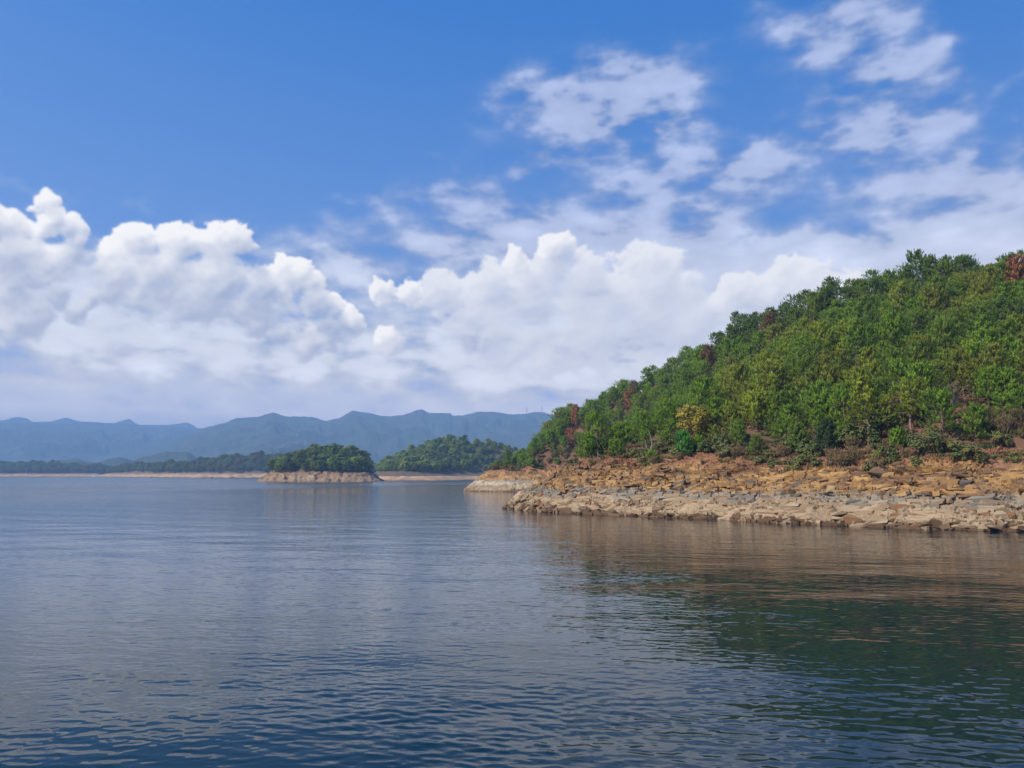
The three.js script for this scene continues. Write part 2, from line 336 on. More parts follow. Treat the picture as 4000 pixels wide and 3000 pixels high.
{
  const WAKE = 17, wake = waveTile(1024, WAKE, [[0.29, 0.4, 1.0, 1.4, 2.2], [0.55, 0.4, 0.9, 1.75, 3]], 19, true).re;
  let sum = 0;
  for (let j = 0; j < 1024; j++) for (let i = 0; i < 1024; i++) { const a = j * 1024 + i, b = j * 1024 + (i + 1 & 1023), c = (j + 1 & 1023) * 1024 + i; sum += (wake[b] - wake[a]) ** 2 + (wake[c] - wake[a]) ** 2; }
  const level = 0.07 * (WAKE / 1024) / Math.sqrt(sum / 1048576);
  for (let i = 0; i < wake.length; i++) wake[i] *= level;
  const rows = [0.5], turns = [];
  for (let r = 6; r < 9500; r *= r < 13 ? 1.04 : r < 48 ? 1.0034 : r < 400 ? 1.014 : 1.06) rows.push(r);
  for (let a = -39; a < 39; a += 0.13) turns.push(a);
  for (let a = 39; a < 321; a += 6) turns.push(a);
  const nr = rows.length, nt = turns.length, p = new Float32Array(nr * nt * 3), uv = new Float32Array(nr * nt * 2), uv1 = new Float32Array(nr * nt * 2), idx = [];
  const swell = (x, z, r) => {
    const fade = 1 / (1 + Math.pow(r / 130, 2)), patch = 0.55 + 0.9 * noise(x * 0.021, 3.7, z * 0.03), w = 3 * noise(x * 0.03, 8.1, z * 0.03);
    const s = (len, ang, amp, ph) => amp * Math.sin((x * Math.sin(ang) + z * Math.cos(ang)) * 2 * Math.PI / len + ph + w);
    const u = ((x / WAKE) % 1 + 1) % 1 * 1024, v = ((-z / WAKE) % 1 + 1) % 1 * 1024, u0 = Math.floor(u), v0 = Math.floor(v), at = (i, j) => wake[(j & 1023) * 1024 + (i & 1023)];
    const small = lerp(lerp(at(u0, v0), at(u0 + 1, v0), u - u0), lerp(at(u0, v0 + 1), at(u0 + 1, v0 + 1), u - u0), v - v0);
    const near = 1 / (1 + Math.pow(r / 27, 4)) * clamp(0.55 + 2.0 * noise(x * 0.11 + 5, 2, z * 0.13), 0.08, 1.25);   // the wake of the boat that the picture was taken from
    return fade * patch * (s(7.3, 0.42, 0.02, 0) + s(13.5, -0.35, 0.035, 1.3) + s(5.2, -0.6, 0.007, 0.4)) + near * (small + s(1.7, -0.25, 0.004, 2) + s(2.6, 0.5, 0.008, 4));
  };
  for (let i = 0; i < nr; i++) for (let j = 0; j < nt; j++) {
    const a = turns[j] * Math.PI / 180, x = Math.sin(a) * rows[i], z = -Math.cos(a) * rows[i], k = i * nt + j;
    p[k * 3] = x; p[k * 3 + 1] = swell(x, z, rows[i]); p[k * 3 + 2] = z;
    uv1[k * 2] = x / 2400 + 0.5; uv1[k * 2 + 1] = -z / 2400;
    uv[k * 2] = x / RIPPLE; uv[k * 2 + 1] = -z / RIPPLE;
    if (i) { const j2 = (j + 1) % nt, b = (i - 1) * nt; idx.push(b + j, b + j2, k, b + j2, i * nt + j2, k); }
  }
  const g = new THREE.BufferGeometry();
  g.setAttribute('position', new THREE.BufferAttribute(p, 3));
  g.setAttribute('uv', new THREE.BufferAttribute(uv, 2));
  g.setAttribute('uv1', new THREE.BufferAttribute(uv1, 2));
  g.setIndex(idx);
  g.computeVertexNormals();
  const water = mesh('water', g, new THREE.MeshPhysicalMaterial({
    name: 'lake water', color: rgb(0.0025, 0.0150, 0.022), roughness: 1, roughnessMap: windMap, ior: 1.333, normalMap: rippleMap, normalScale: new THREE.Vector2(1, 1), bumpMap: chopMap, bumpScale: 0.032,
  }), scene);
  tag(water, 'deep blue lake water with fine wind ripples filling the lower half', 'lake', null, 'structure');
}

// ---------------------------------------------------------------- the bare rock bank between high and low water
const hash3 = (x, y, z) => { let h = Math.imul(x, 374761393) ^ Math.imul(y, 668265263) ^ Math.imul(z, 2147483647 - 1274126177); h = Math.imul(h ^ (h >>> 13), 1274126177); h ^= h >>> 16; h = Math.imul(h, 2246822519); return ((h ^ (h >>> 15)) >>> 0) / 4294967296; };
function cells(x, y, z) {                               // nearest two points of a cell pattern: [distance to the edge between them, cell value, offset to the point]
  const ix = Math.floor(x), iy = Math.floor(y), iz = Math.floor(z);
  let f1 = 9, f2 = 9, id = 0, tx = 0, ty = 0;
  for (let a = -1; a <= 1; a++) for (let b = -1; b <= 1; b++) {
    const X = ix + a, Y = iy + b, h = hash3(X, Y, iz), h2 = hash3(X + 91, Y, iz + 7);
    const dx = X + 0.05 + 0.9 * h - x, dy = Y + 0.1 + 0.8 * h2 - y, d = Math.sqrt(dx * dx + dy * dy);
    if (d < f1) { f2 = f1; f1 = d; id = hash3(X, Y, iz + 31); tx = dx; ty = dy; } else if (d < f2) f2 = d;
  }
  return [f2 - f1, id, tx, ty];
}
function bankColor(x, y, z, cell, far) {
  const n1 = fbm(x * 0.13, y * 0.3, z * 0.13, 3), n2 = noise(x * 0.9, y * 1.4, z * 0.9), n3 = noise(x * 0.35 + 9, y * 0.6, z * 0.35), h = y + 0.9 * n1 + 0.2 * n2 + 0.55 * (cell - 0.5);
  const wet = [0.095, 0.047, 0.020], tan = [0.30, 0.215, 0.135], grey = far ? [0.34, 0.305, 0.255] : [0.200, 0.180, 0.155], ochre = [0.30, 0.165, 0.062], brown = [0.125, 0.075, 0.044], soil = [0.21, 0.095, 0.05];
  const mix = (a, b, t) => a.map((v, i) => lerp(v, b[i], t));
  let c = mix(wet, tan, smoothstep(h, 0.25, 0.75));
  c = mix(c, [0.25, 0.165, 0.105], clamp(n3 * 1.4, 0, 0.7));
  c = mix(c, grey, smoothstep(h, 2.1, 3.1) * clamp(0.62 + 0.6 * n2 + 0.5 * (cell - 0.5), 0, 1));
  let o = mix(ochre, [0.40, 0.25, 0.10], clamp(n2 * 1.2 + 0.2, 0, 1));
  o = mix(o, brown, clamp(0.15 + n3 * 1.5 + (cell - 0.5) * 0.9 + (h - 5) * 0.12, 0, 0.9));
  if (cell > 0.9) o = mix(o, [0.16, 0.14, 0.12], 0.6);
  c = mix(c, o, smoothstep(h, 3.5, 4.1));
  c = mix(c, soil, smoothstep(h + n3 * 1.2, 6.4, 7.8) * 0.8);
  const v = 0.70 + 0.6 * cell;
  return c.map((q) => q * v);
}
function crag(land, x, z, d, strength, far) {
  const y = land.height(x, z, d), e = 0.6, yx = (land.height(x + e, z) - y) / e, yz = (land.height(x, z + e) - y) / e, l = Math.hypot(yx, 1, yz), N = [-yx / l, 1 / l, -yz / l];
  const along = x * 0.70 - z * 0.71;                    // 79 at the point, 95 and more along the face
  const spur = 1 - smoothstep(along, 88, 104), w1 = noise(x * 0.3, y * 0.3, z * 0.3), w2 = noise(x * 0.8 + 7, y * 0.8, z * 0.8), w3 = fbm(x * 0.12, y * 0.2 + 4, z * 0.12, 3);
  const bb = y * lerp(1, 0.75, spur) - (along - 100) * lerp(-0.05, 0.62, spur) + w1 * 0.5 + w2 * 0.16 + 1.4 * w3, aa = along + 0.5 * y + w1 * 1.1 + w2 * 0.3;
  const [g1, id1, tx1, ty1] = cells(aa / 2.7, bb / 0.85, 0), [g2, id2, tx2, ty2] = cells(aa / 1.15 + 0.4 * w1, bb / 0.40, 5), [g3, id3] = cells(aa / 0.5, bb / 0.21, 9);
  const calm = lerp(1, 0.62, smoothstep(y, 0.7, 1.2) * (1 - smoothstep(y, 2.9, 3.6))), smooth = smoothstep(w3 + 0.3 * w1, 0.0, 0.25) * 0.4;
  const sp = (v) => (v * 57.31) % 1 - 0.5;
  let o = (id1 - 0.5) * 1.0 * calm + (tx1 * sp(id1) * 1.1 - ty1 * (0.45 + sp(id1 * 3.3))) * calm - 0.55 * (1 - smoothstep(g1, 0.01, 0.09)) * (id1 > 0.4 ? 1 : 0.15) * calm;
  o += ((id2 - 0.5) * 0.42 + tx2 * sp(id2) * 0.5 - ty2 * (0.25 + 0.5 * sp(id2 * 3.3)) - 0.32 * (1 - smoothstep(g2, 0.02, 0.14)) * (id2 > 0.3 ? 1 : 0.2)) * lerp(calm, 1, 0.6) * (1 - smooth) + ((id3 - 0.5) * 0.16 - 0.14 * (1 - smoothstep(g3, 0.02, 0.16))) * (1 - smooth) + 0.05 * w2;
  const fl = (bb / 0.74 + 0.3 * id1 + 50) % 1;            // beds: each stands out towards its top and steps back
  o += (0.46 * fl - 0.23) * lerp(0.45, 1, smoothstep(y, 3, 3.8)) * (0.5 + id1);
  o *= strength * smoothstep(d, -1.5, 0.6);
  const X = x + N[0] * o * 1.15, Y = y + N[1] * o * 0.6, Z = z + N[2] * o * 1.15, c = bankColor(x, Y, z, id1 * 0.5 + id2 * 0.35 + id3 * 0.15, far);
  return [X, Y, Z, ...c];
}
const nearBank = mesh('rocky_bank', sheet(mainLand, -8, 82, -150, -50, 0.15, (d, x) => d > -1.6 && d < 12.5 && x < 82, (x, z, d) => crag(mainLand, x, z, d, 1, false)), rockMaterial, scene);
tag(nearBank, 'layered ochre and tan rock bank with a grey waterline band below the pines', 'rock bank', null, 'structure');
const rightBank = mesh('rocky_bank', sheet(mainLand, 81.7, 300, -64, 62, 0.9, (d) => d > -1.6 && d < 12.5, (x, z, d) => crag(mainLand, x, z, d, 1, false)), rockMaterial, scene);
tag(rightBank, 'ochre rock bank going on along the shore past the picture edge', 'rock bank', null, 'structure');
const farBank = mesh('rocky_bank', sheet(mainLand, -26, 60, -330, -149.6, 0.5, (d) => d > -1.6 && d < 12.5, (x, z, d) => crag(mainLand, x, z, d, 0.8, true)), rockMaterial, scene);
tag(farBank, 'low rock headland with a pale band, jutting out behind the nearer rock point', 'rock headland', null, 'structure');

// loose rocks and slabs on the bank: the largest one by one, the small rubble together
{
  const r = rng(404), SHAPES = [];
  for (let k = 0; k < 9; k++) {
    const pts = [], n = 9 + Math.floor(r() * 6), fl = 0.34 + 0.3 * r(), dp = 0.6 + 0.3 * r();
    for (let i = 0; i < n; i++) { const p = new THREE.Vector3(r() - 0.5, r() - 0.5, r() - 0.5), m = Math.max(Math.abs(p.x), Math.abs(p.y), Math.abs(p.z)); p.multiplyScalar((0.42 + 0.12 * r()) / m); pts.push(new THREE.Vector3(p.x, p.y * fl, p.z * dp)); }
    const g = new ConvexGeometry(pts), c = new Float32Array(g.attributes.position.count * 3).fill(1), uv = new Float32Array(g.attributes.position.count * 2);
    for (let i = 0; i < uv.length / 2; i++) { uv[i * 2] = g.attributes.position.getX(i) + k; uv[i * 2 + 1] = g.attributes.position.getZ(i) + g.attributes.position.getY(i); }
    g.setAttribute('color', new THREE.BufferAttribute(c, 3)); g.setAttribute('uv', new THREE.BufferAttribute(uv, 2));
    SHAPES.push(g);
  }
  const stone = (name, a, b, c) => { const m = rockMaterial.clone(); m.name = name; m.color = rgb(a, b, c); return m; };
  const STONES = [stone('wet brown stone', 0.12, 0.065, 0.03), stone('pale tan stone', 0.37, 0.275, 0.18), stone('tan stone', 0.29, 0.20, 0.125), stone('grey stone', 0.205, 0.18, 0.15), stone('dark grey stone', 0.125, 0.10, 0.08), stone('ochre stone', 0.32, 0.18, 0.07), stone('pale ochre stone', 0.37, 0.235, 0.105), stone('brown stone', 0.16, 0.095, 0.055), stone('red-brown stone', 0.22, 0.115, 0.055)];
  const kindAt = (y, a) => (y < 0.55 ? (a < 0.7 ? 0 : 2) : y < 2.7 ? (a < 0.45 ? 1 : a < 0.8 ? 2 : a < 0.9 ? 8 : 7) : y < 3.8 ? (a < 0.5 ? 3 : a < 0.6 ? 4 : 2) : (a < 0.40 ? 5 : a < 0.58 ? 6 : a < 0.76 ? 7 : a < 0.95 ? 8 : 4));
  const place = (o, land, x, z, size, a, b, c, k, strength) => {
    const d = land.inland(x, z), v = crag(land, x, z, d, strength, false), e = 0.8, nx = -(land.height(x + e, z) - land.height(x - e, z)) / (2 * e), nz = -(land.height(x, z + e) - land.height(x, z - e)) / (2 * e);
    const up = new THREE.Vector3(nx * 0.6, 1, nz * 0.6).normalize(), t = new THREE.Vector3(0.70, 0.05 + 0.5 * (a - 0.5), -0.71).applyAxisAngle(new THREE.Vector3(0, 1, 0), (b - 0.5) * 1.1), s = new THREE.Vector3().crossVectors(t, up).normalize();
    up.crossVectors(s, t.normalize()).normalize();
    const q = new THREE.Quaternion().setFromRotationMatrix(new THREE.Matrix4().makeBasis(t, up, s));
    q.multiply(new THREE.Quaternion().setFromEuler(new THREE.Euler((c - 0.5) * 0.6, 0, (a - 0.5) * 0.4)));
    o.position.set(v[0] + up.x * size * -0.02, v[1] - size * 0.02, v[2] - up.z * size * 0.02); o.quaternion.copy(q); o.scale.set(size * (1.0 + 0.7 * b), size * (0.6 + 0.5 * c), size);
    return v[1];
  };
  // bedded blocks: row above row of slabs along the shore, stepping back up the slope
  const BLOCKS = [];
  for (let k = 0; k < 12; k++) {
    const pts = [], j = () => (r() - 0.5) * 0.34;
    for (const sx of [-1, 1]) for (const sy of [-1, 1]) for (const sz of [-1, 1]) pts.push(new THREE.Vector3(sx * 0.5 + j() * 1.1, sy * 0.5 + j() * 0.8, sz * 0.5 + j() * 0.9));
    for (let m = 0; m < 3; m++) pts.push(new THREE.Vector3((r() - 0.5) * 0.9, (r() - 0.5) * 0.9, -0.56 - 0.12 * r()));
    const g = new ConvexGeometry(pts), n = g.attributes.position.count, uv = new Float32Array(n * 2);
    for (let i = 0; i < n; i++) { uv[i * 2] = g.attributes.position.getX(i) * 0.9 + k * 0.37; uv[i * 2 + 1] = g.attributes.position.getY(i) * 0.5 + g.attributes.position.getZ(i) * 0.4; }
    g.setAttribute('color', new THREE.BufferAttribute(new Float32Array(n * 3).fill(1), 3)); g.setAttribute('uv', new THREE.BufferAttribute(uv, 2));
    BLOCKS.push(g);
  }
  const dummy = new THREE.Object3D(), blocks = [], Y = new THREE.Vector3(0, 1, 0);
  for (let row = 0; row < 24; row++) {
    const y0 = 0.05 + row * 0.315;
    for (let s = -4; s < 92;) {                         // metres along the shore from the point
      const a = r(), b = r(), c = r(), e = r(), f = r();
      const pale = y0 > 0.7 && y0 < 3.0, len = (pale ? 0.9 + 2.0 * a * a : 0.5 + 1.7 * a * a * a), tall = (pale ? 0.34 + 0.3 * b : 0.26 + 0.55 * b * b);
      s += len * (0.62 + 0.5 * e);
      let x = -3 + s * 0.70, z = -141 + s * 0.71, d = 0;                               // walk in from the lake to where the slope has this height
      x -= 9; z += 9;
      for (let k = 0; k < 150; k++) { x += 0.13; z -= 0.13; d = mainLand.inland(x, z); if (d > 0 && mainLand.height(x, z, d) > y0) break; }
      if (d <= 0 || d > 11 || Math.atan2(x, -z) * 57.3 > 36.5) continue;
      if (noise(x * 0.25, y0 * 0.8, z * 0.25) > (pale ? 0.02 : 0.2)) continue;         // bare bed between the blocks
      const h = 0.7, gx = mainLand.inland(x + h, z) - mainLand.inland(x - h, z), gz = mainLand.inland(x, z + h) - mainLand.inland(x, z - h), l = Math.hypot(gx, gz) || 1;
      const spur = 1 - smoothstep(s, 12, 26), dip = lerp(0.05 + 0.35 * noise(x * 0.06, 1, z * 0.06), 0.5, spur) + (f - 0.5) * (pale ? 0.2 : 0.55);
      const T = new THREE.Vector3(-gz / l, 0, gx / l); if (T.x < 0) T.negate();
      const inl = new THREE.Vector3(gx / l, 0, gz / l), tx = T.clone().multiplyScalar(Math.cos(dip)).addScaledVector(Y, Math.sin(dip)), up = new THREE.Vector3().crossVectors(tx, inl);
      if (up.y < 0) up.negate();
      const q = new THREE.Quaternion().setFromRotationMatrix(new THREE.Matrix4().makeBasis(tx, up, new THREE.Vector3().crossVectors(tx, up)));
      q.multiply(new THREE.Quaternion().setFromEuler(new THREE.Euler((b - 0.5) * 0.5, (c - 0.5) * (pale ? 0.35 : 0.7), 0)));
      const out = (pale ? 0.10 : 0.05) + (pale ? 0.22 : 0.46) * c, depth = 0.9 + 0.5 * e;
      const at = new THREE.Vector3(x, y0 + 0.06 * (a - 0.5), z).addScaledVector(inl, depth * 0.5 - out);
      blocks.push({ at, q, size: new THREE.Vector3(len, tall, depth), shape: Math.floor(f * 12) % 12, y: y0, a: e, d, area: len * tall * (1 + (c > 0.5)) / Math.hypot(x, z) });
    }
  }
  const stoneFor = (y, a) => (y < 0.5 ? (a < 0.6 ? 0 : 2) : y < 2.5 ? (a < 0.5 ? 1 : a < 0.88 ? 2 : 8) : y < 3.5 ? (a < 0.5 ? 3 : a < 0.85 ? 2 : 4) : y < 6.6 ? (a < 0.38 ? 5 : a < 0.54 ? 6 : a < 0.76 ? 7 : a < 0.95 ? 8 : 4) : (a < 0.4 ? 8 : a < 0.7 ? 7 : 5));
  blocks.sort((p, q) => q.area - p.area);
  const rest = [];
  blocks.forEach((k, i) => {
    dummy.position.copy(k.at); dummy.quaternion.copy(k.q); dummy.scale.copy(k.size);
    const yy = k.y + 0.9 * fbm(k.at.x * 0.13, k.y * 0.3, k.at.z * 0.13, 3) + 0.5 * (k.a - 0.5);
    if (i < 293) {
      const m = new THREE.Mesh(BLOCKS[k.shape], STONES[stoneFor(yy, (k.a * 7.7) % 1)]);
      m.name = numbered('rock'); m.castShadow = m.receiveShadow = true;
      m.position.copy(dummy.position); m.quaternion.copy(dummy.quaternion); m.scale.copy(dummy.scale);
      nearBank.add(m);
    } else { dummy.updateMatrix(); rest.push([dummy.matrix.clone(), i % 2 ? STONES[stoneFor(yy, (k.a * 7.7) % 1)].color : new THREE.Color().setRGB(...bankColor(k.at.x, k.y, k.at.z, k.a, false)), k.shape % 4]); }
  });
  const rubble = [];
  for (let i = 0; i < 26000 && rubble.length < 1500; i++) {
    const z = -146 + 82 * r(), x = -5 + 74 * r(), a = r(), b = r(), c = r(), e = r(), d = mainLand.inland(x, z);
    if (d < 0.1 || d > 10.6 || Math.atan2(x, -z) * 57.3 > 36) continue;
    const y = mainLand.height(x, z, d), heap = y < 2.6 ? smoothstep(x, 44, 50) : 0.35;                              // a heap of boulders at the far end of the pale band
    if (e > heap) continue;
    place(dummy, mainLand, x, z, 0.2 + 0.5 * c * c * (0.5 + heap), a, b, c, 0, 1); dummy.updateMatrix(); rubble.push([dummy.matrix.clone(), STONES[kindAt(y, a)].color, Math.floor(e * 37) % 3]);
  }
  // a few that stand out
  for (const [x, z, size, k, label] of [[49.7, -91.4, 1.9, 6, 'tilted ochre slab propped over a dark gap'], [39.3, -96.0, 1.5, 6, 'pale rounded boulder on the brown slope'], [45.8, -96.4, 2.6, 7, 'long brown ledge near the top of the bank'], [44.0, -97.8, 2.2, 7, 'dark brown overhanging ledge near the top of the bank'], [52.0, -88.6, 1.9, 4, 'dark grey block fallen across the grey band'], [20.5, -117, 1.3, 4, 'upright dark block high on the bank'], [6.8, -122.5, 2.0, 7, 'brown block by the cleft in the rock point']]) {
    const m = new THREE.Mesh(SHAPES[Math.floor(size * 10) % 9], STONES[k]);
    m.name = numbered('rock'); m.userData.label = label; m.castShadow = m.receiveShadow = true;
    place(m, mainLand, x, z, size, 0.6, 0.5, 0.7, 0, 1); nearBank.add(m);
  }
  for (let k = 0; k < 3; k++) {
    const mine = rubble.filter((q) => q[2] === k), im = new THREE.InstancedMesh(SHAPES[k * 3], rockMaterial, mine.length);
    mine.forEach(([m, c], i) => { im.setMatrixAt(i, m); im.setColorAt(i, c); });
    im.name = numbered('rubble'); im.userData.kind = 'stuff'; im.castShadow = im.receiveShadow = true; nearBank.add(im);
  }
  for (let k = 0; k < 4; k++) {
    const mine = rest.filter((q) => q[2] === k), im = new THREE.InstancedMesh(BLOCKS[k], rockMaterial, mine.length);
    mine.forEach(([m, c], i) => { im.setMatrixAt(i, m); im.setColorAt(i, c); });
    im.name = numbered('rubble'); im.userData.kind = 'stuff'; im.castShadow = im.receiveShadow = true; nearBank.add(im);
  }
}

// ---------------------------------------------------------------- mountains behind the lake: [bearing, elevation] of each crest, at its distance, with spurs running down towards the water
const forestFar = new THREE.MeshStandardMaterial({ name: 'distant forest', vertexColors: true, roughness: 1 });
function mountainRange(crest, dist, depth, seed, label, group) {
  const cols = [], first = crest[0][0], last = crest[crest.length - 1][0], step = 0.07, rowsN = 84, r = rng(seed), p = [], c = [], idx = [];
  for (let a = first; a <= last + 1e-6; a += step) cols.push(a);
  const at = (a) => { let i = 0; while (i < crest.length - 2 && crest[i + 1][0] < a) i++; const t = clamp((a - crest[i][0]) / (crest[i + 1][0] - crest[i][0]), 0, 1); return lerp(crest[i][1], crest[i + 1][1], t * t * (3 - 2 * t) * 0.5 + t * 0.5); };
  const ox = r() * 50;
  for (const a of cols) {
    const edge = smoothstep(a, first, first + 1.2) * (1 - smoothstep(a, last - 1.2, last));
    const top = Math.tan(at(a) * Math.PI / 180) * dist * edge + 6 + dist * 0.0009 * fbm(a * 2.2, seed, 1, 4, 0.6);
    for (let k = 0; k <= rowsN; k++) {
      const t = k / rowsN, q = t < 0.8 ? t / 0.8 : 1 - (t - 0.8) / 0.2, R = dist - depth * (1 - t / 0.8), rad = a * Math.PI / 180, x = Math.sin(rad) * R, z = -Math.cos(rad) * R;
      const X = x / dist * 9 + ox, Z = z / dist * 9, wa = 0.5 * noise(X * 0.9, 3, Z * 0.9), wb = 0.5 * noise(X * 0.9, 9, Z * 0.9);
      let rid = 0, am = 0.55, f = 1.25;
      for (let m = 0; m < 4; m++) { rid += am * (1 - 2 * Math.abs(noise((X + wa) * f, seed + m * 2, (Z + wb) * f * 0.8))); am *= 0.5; f *= 2.1; }
      const free = Math.min(1, (1 - q) * 2.2);          // nearly nothing is carved from the crest itself
      let y = top * Math.pow(q, 1.05) * (1 - (0.95 * (0.6 - rid)) * free * (1 - 0.3 * q)) + (fbm(x * 0.016, 0, z * 0.016, 2) * dist * 0.0022 + noise(x * 0.05, 5, z * 0.05) * dist * 0.0011) * Math.min(1, q * 5) * (t < 0.8 ? Math.min(1, 0.3 + (1 - q) * 4) : 0.3);
      if (k === 0) y = -3;
      p.push(x, y, z);
      const g = 0.75 + 0.7 * fbm(x * 0.006, 1, z * 0.006, 4), u = clamp(noise(x * 0.004, 7, z * 0.004) + 0.1, 0, 1);
      c.push(lerp(0.038, 0.075, u) * g, lerp(0.064, 0.074, u) * g, lerp(0.040, 0.050, u) * g);
    }
  }
  const n = rowsN + 1;
  for (let i = 0; i < cols.length - 1; i++) for (let k = 0; k < rowsN; k++) { const a = i * n + k, b = a + n; idx.push(a, b, a + 1, b, b + 1, a + 1); }
  const g = new THREE.BufferGeometry();
  g.setAttribute('position', new THREE.Float32BufferAttribute(p, 3));
  g.setAttribute('color', new THREE.Float32BufferAttribute(c, 3));
  g.setIndex(idx);
  g.computeVertexNormals();
  tag(mesh('mountain_range', g, forestFar, scene), label, 'mountains', group, 'structure');
}
mountainRange([[-52, 2.4], [-46, 3.3], [-40, 2.9], [-36, 3.4], [-33.6, 3.3], [-32.7, 3.55], [-32.3, 3.5], [-31.9, 3.3], [-31.1, 3.3], [-30.1, 3.6], [-29.4, 3.4], [-28.8, 3.4], [-27.5, 3.3], [-26.5, 3.65], [-25.9, 3.3], [-24.2, 3.3], [-22.9, 3.5], [-22, 3.1], [-19, 2.2], [-15, 1]], 8600, 2200, 5, 'palest blue mountain ridge just showing over the hazy ridge at the side of the lake');
mountainRange([[-56, 1.8], [-48, 2.9], [-42, 3.2], [-37, 2.9], [-33.6, 3.15], [-31.8, 3.25], [-30.7, 3.2], [-28.3, 3.35], [-26, 3.3], [-25, 3.15], [-24.3, 3.3], [-23.3, 3.2], [-22.1, 3.1], [-21.2, 2.9], [-19.7, 2.3], [-16, 1]], 6900, 2300, 9, 'hazy blue mountain ridge with soft spurs behind the flat wooded shore');
mountainRange([[-27.5, 0.3], [-25.8, 1.4], [-23.3, 2.45], [-22, 3.1], [-20.6, 3.5], [-19.7, 3.9], [-18.4, 4.0], [-17.3, 4.35], [-16.5, 4.1], [-15.1, 4.1], [-14.6, 4.1], [-13.6, 3.85], [-12.8, 4.0], [-11.7, 4.6], [-10.9, 4.5], [-9.3, 4.2], [-8.2, 4.3], [-6.8, 4.75], [-6.1, 4.5], [-4.6, 4.5], [-4.4, 4.3], [-3.8, 4.3], [-2.5, 4.6], [-1.5, 4.6], [0.1, 4.4], [2.2, 4.6], [3.2, 4.3], [3.8, 4.1], [7, 3.6], [12, 3.9], [20, 3.2], [30, 3.6], [40, 2.4]], 5000, 2000, 21, 'blue forested mountain range with small peaks behind the two wooded islands');
mountainRange([[-24.5, 0.4], [-22.7, 0.8], [-21.9, 1.0], [-19.7, 1.9], [-17.3, 2.9], [-16.2, 2.75], [-14.9, 2.55], [-13.6, 1.9], [-11.5, 1.4], [-8, 1.0], [-4, 0.6]], 3700, 900, 33, 'darker blue wooded foothill in front of the mountain range');
mountainRange([[-38, 0.3], [-34, 0.75], [-31.1, 0.8], [-30.2, 0.9], [-29.3, 1.0], [-28.8, 0.8], [-28.2, 0.75], [-27.5, 1.0], [-26.8, 1.1], [-26.1, 0.9], [-25.3, 1.2], [-24.1, 1.5], [-22.8, 1.5], [-22, 1.0], [-20.5, 0.7], [-18, 0.3]], 2700, 420, 41, 'low blue wooded hills between the far shore and the mountains');

// ---------------------------------------------------------------- islands and the far shore
const islandMaterial = new THREE.MeshStandardMaterial({ name: 'island rock and soil', vertexColors: true, roughness: 0.95 });
function island(land, box, step, label, tone) {
  const shape = (x, z, d) => {
    const y = land.height(x, z, d), along = x * 0.8 + z * 0.6, [e, id] = cells(along / 4.5 + noise(x * 0.1, y * 0.2, z * 0.1), (y + along * 0.25) / 1.5 + noise(x * 0.07, 3, z * 0.07), 3);
    const o = ((id - 0.5) * 2.4 - 1.3 * (1 - smoothstep(e, 0, 0.12))) * smoothstep(d, -0.5, 2) * (1 - smoothstep(d, 11, 14)) * tone.rough;
    const h = y + 0.6 * noise(x * 0.1, y * 0.3, z * 0.1), w = noise(x * 0.06, y * 0.5, z * 0.06);
    let c = [lerp(0.30, 0.42, id) * tone.r, lerp(0.205, 0.29, id) * tone.g, lerp(0.115, 0.18, id) * tone.b];
    const mix = (o2, t) => { c = c.map((v, i) => lerp(v, o2[i], t)); };
    mix([0.15, 0.09, 0.05], 1 - smoothstep(h, 0.2, 0.9));
    mix([0.38, 0.33, 0.27], clamp(w * 2, 0, 0.6) * smoothstep(h, 2, 3) * (1 - smoothstep(h, 3.6, 4.5)));
    mix([0.20, 0.115, 0.06], smoothstep(h + w * 2.5, 4, 6.5) * 0.8);
    mix([0.12, 0.08, 0.05], (1 - smoothstep(e, 0.02, 0.2)) * 0.8 * tone.rough);
    mix([0.10, 0.07, 0.04], smoothstep(d, 11, 14));
    return [x, y + o * 0.7, z + o * 0.6, ...c];
  };
  const m = mesh('island', sheet(land, ...box, step, (d) => d > -3, shape), islandMaterial, scene);
  tag(m, label, 'island', null, 'structure');
}
const nearIsland = new Land([[-203, -614], [-190, -601], [-165, -593], [-135, -589], [-113, -590], [-103, -602], [-105, -640], [-117, -685], [-150, -705], [-195, -680], [-208, -645]],
  [[-186, -642, 15], [-165, -645, 20], [-148, -648, 22.5], [-132, -648, 20], [-122, -648, 14]], 9, 6.2);
const spitIsland = new Land([[-112, -690], [-92, -697], [-70, -712], [-58, -730], [-38, -800], [10, -850], [60, -880], [70, -1000], [-40, -1060], [-150, -1040], [-185, -900], [-150, -760], [-124, -705]],
  [[-150, -895, 14], [-134, -890, 22], [-102, -885, 34], [-85, -885, 40], [-67, -880, 44], [-50, -885, 39], [-39, -885, 40], [-20, -885, 37], [8, -885, 34], [40, -895, 28]], 26);
const leftShore = new Land([[-1500, -1830], [-1300, -1765], [-1158, -1752], [-1050, -1750], [-940, -1752], [-915, -1790], [-960, -1900], [-1200, -1960], [-1500, -1950]],
  [[-1450, -1880, 20], [-1200, -1850, 22], [-1100, -1845, 24], [-1050, -1840, 20], [-1020, -1840, 14], [-985, -1835, 20], [-950, -1835, 14]], 16);
const midShore = new Land([[-870, -1620], [-800, -1545], [-729, -1474], [-640, -1370], [-544, -1285], [-480, -1266], [-418, -1262], [-330, -1250], [-240, -1290], [-200, -1420], [-400, -1520], [-600, -1580], [-760, -1720]],
  [[-850, -1650, 9], [-790, -1590, 15], [-700, -1480, 18], [-600, -1390, 19], [-560, -1370, 21], [-500, -1345, 27], [-440, -1335, 31], [-380, -1330, 33], [-300, -1340, 30]], 14);
island(nearIsland, [-225, -78, -712, -580], 1.1, 'small rock-rimmed island with a tan bank under a dark wood', { r: 0.68, g: 0.65, b: 0.62, rough: 1.3 });
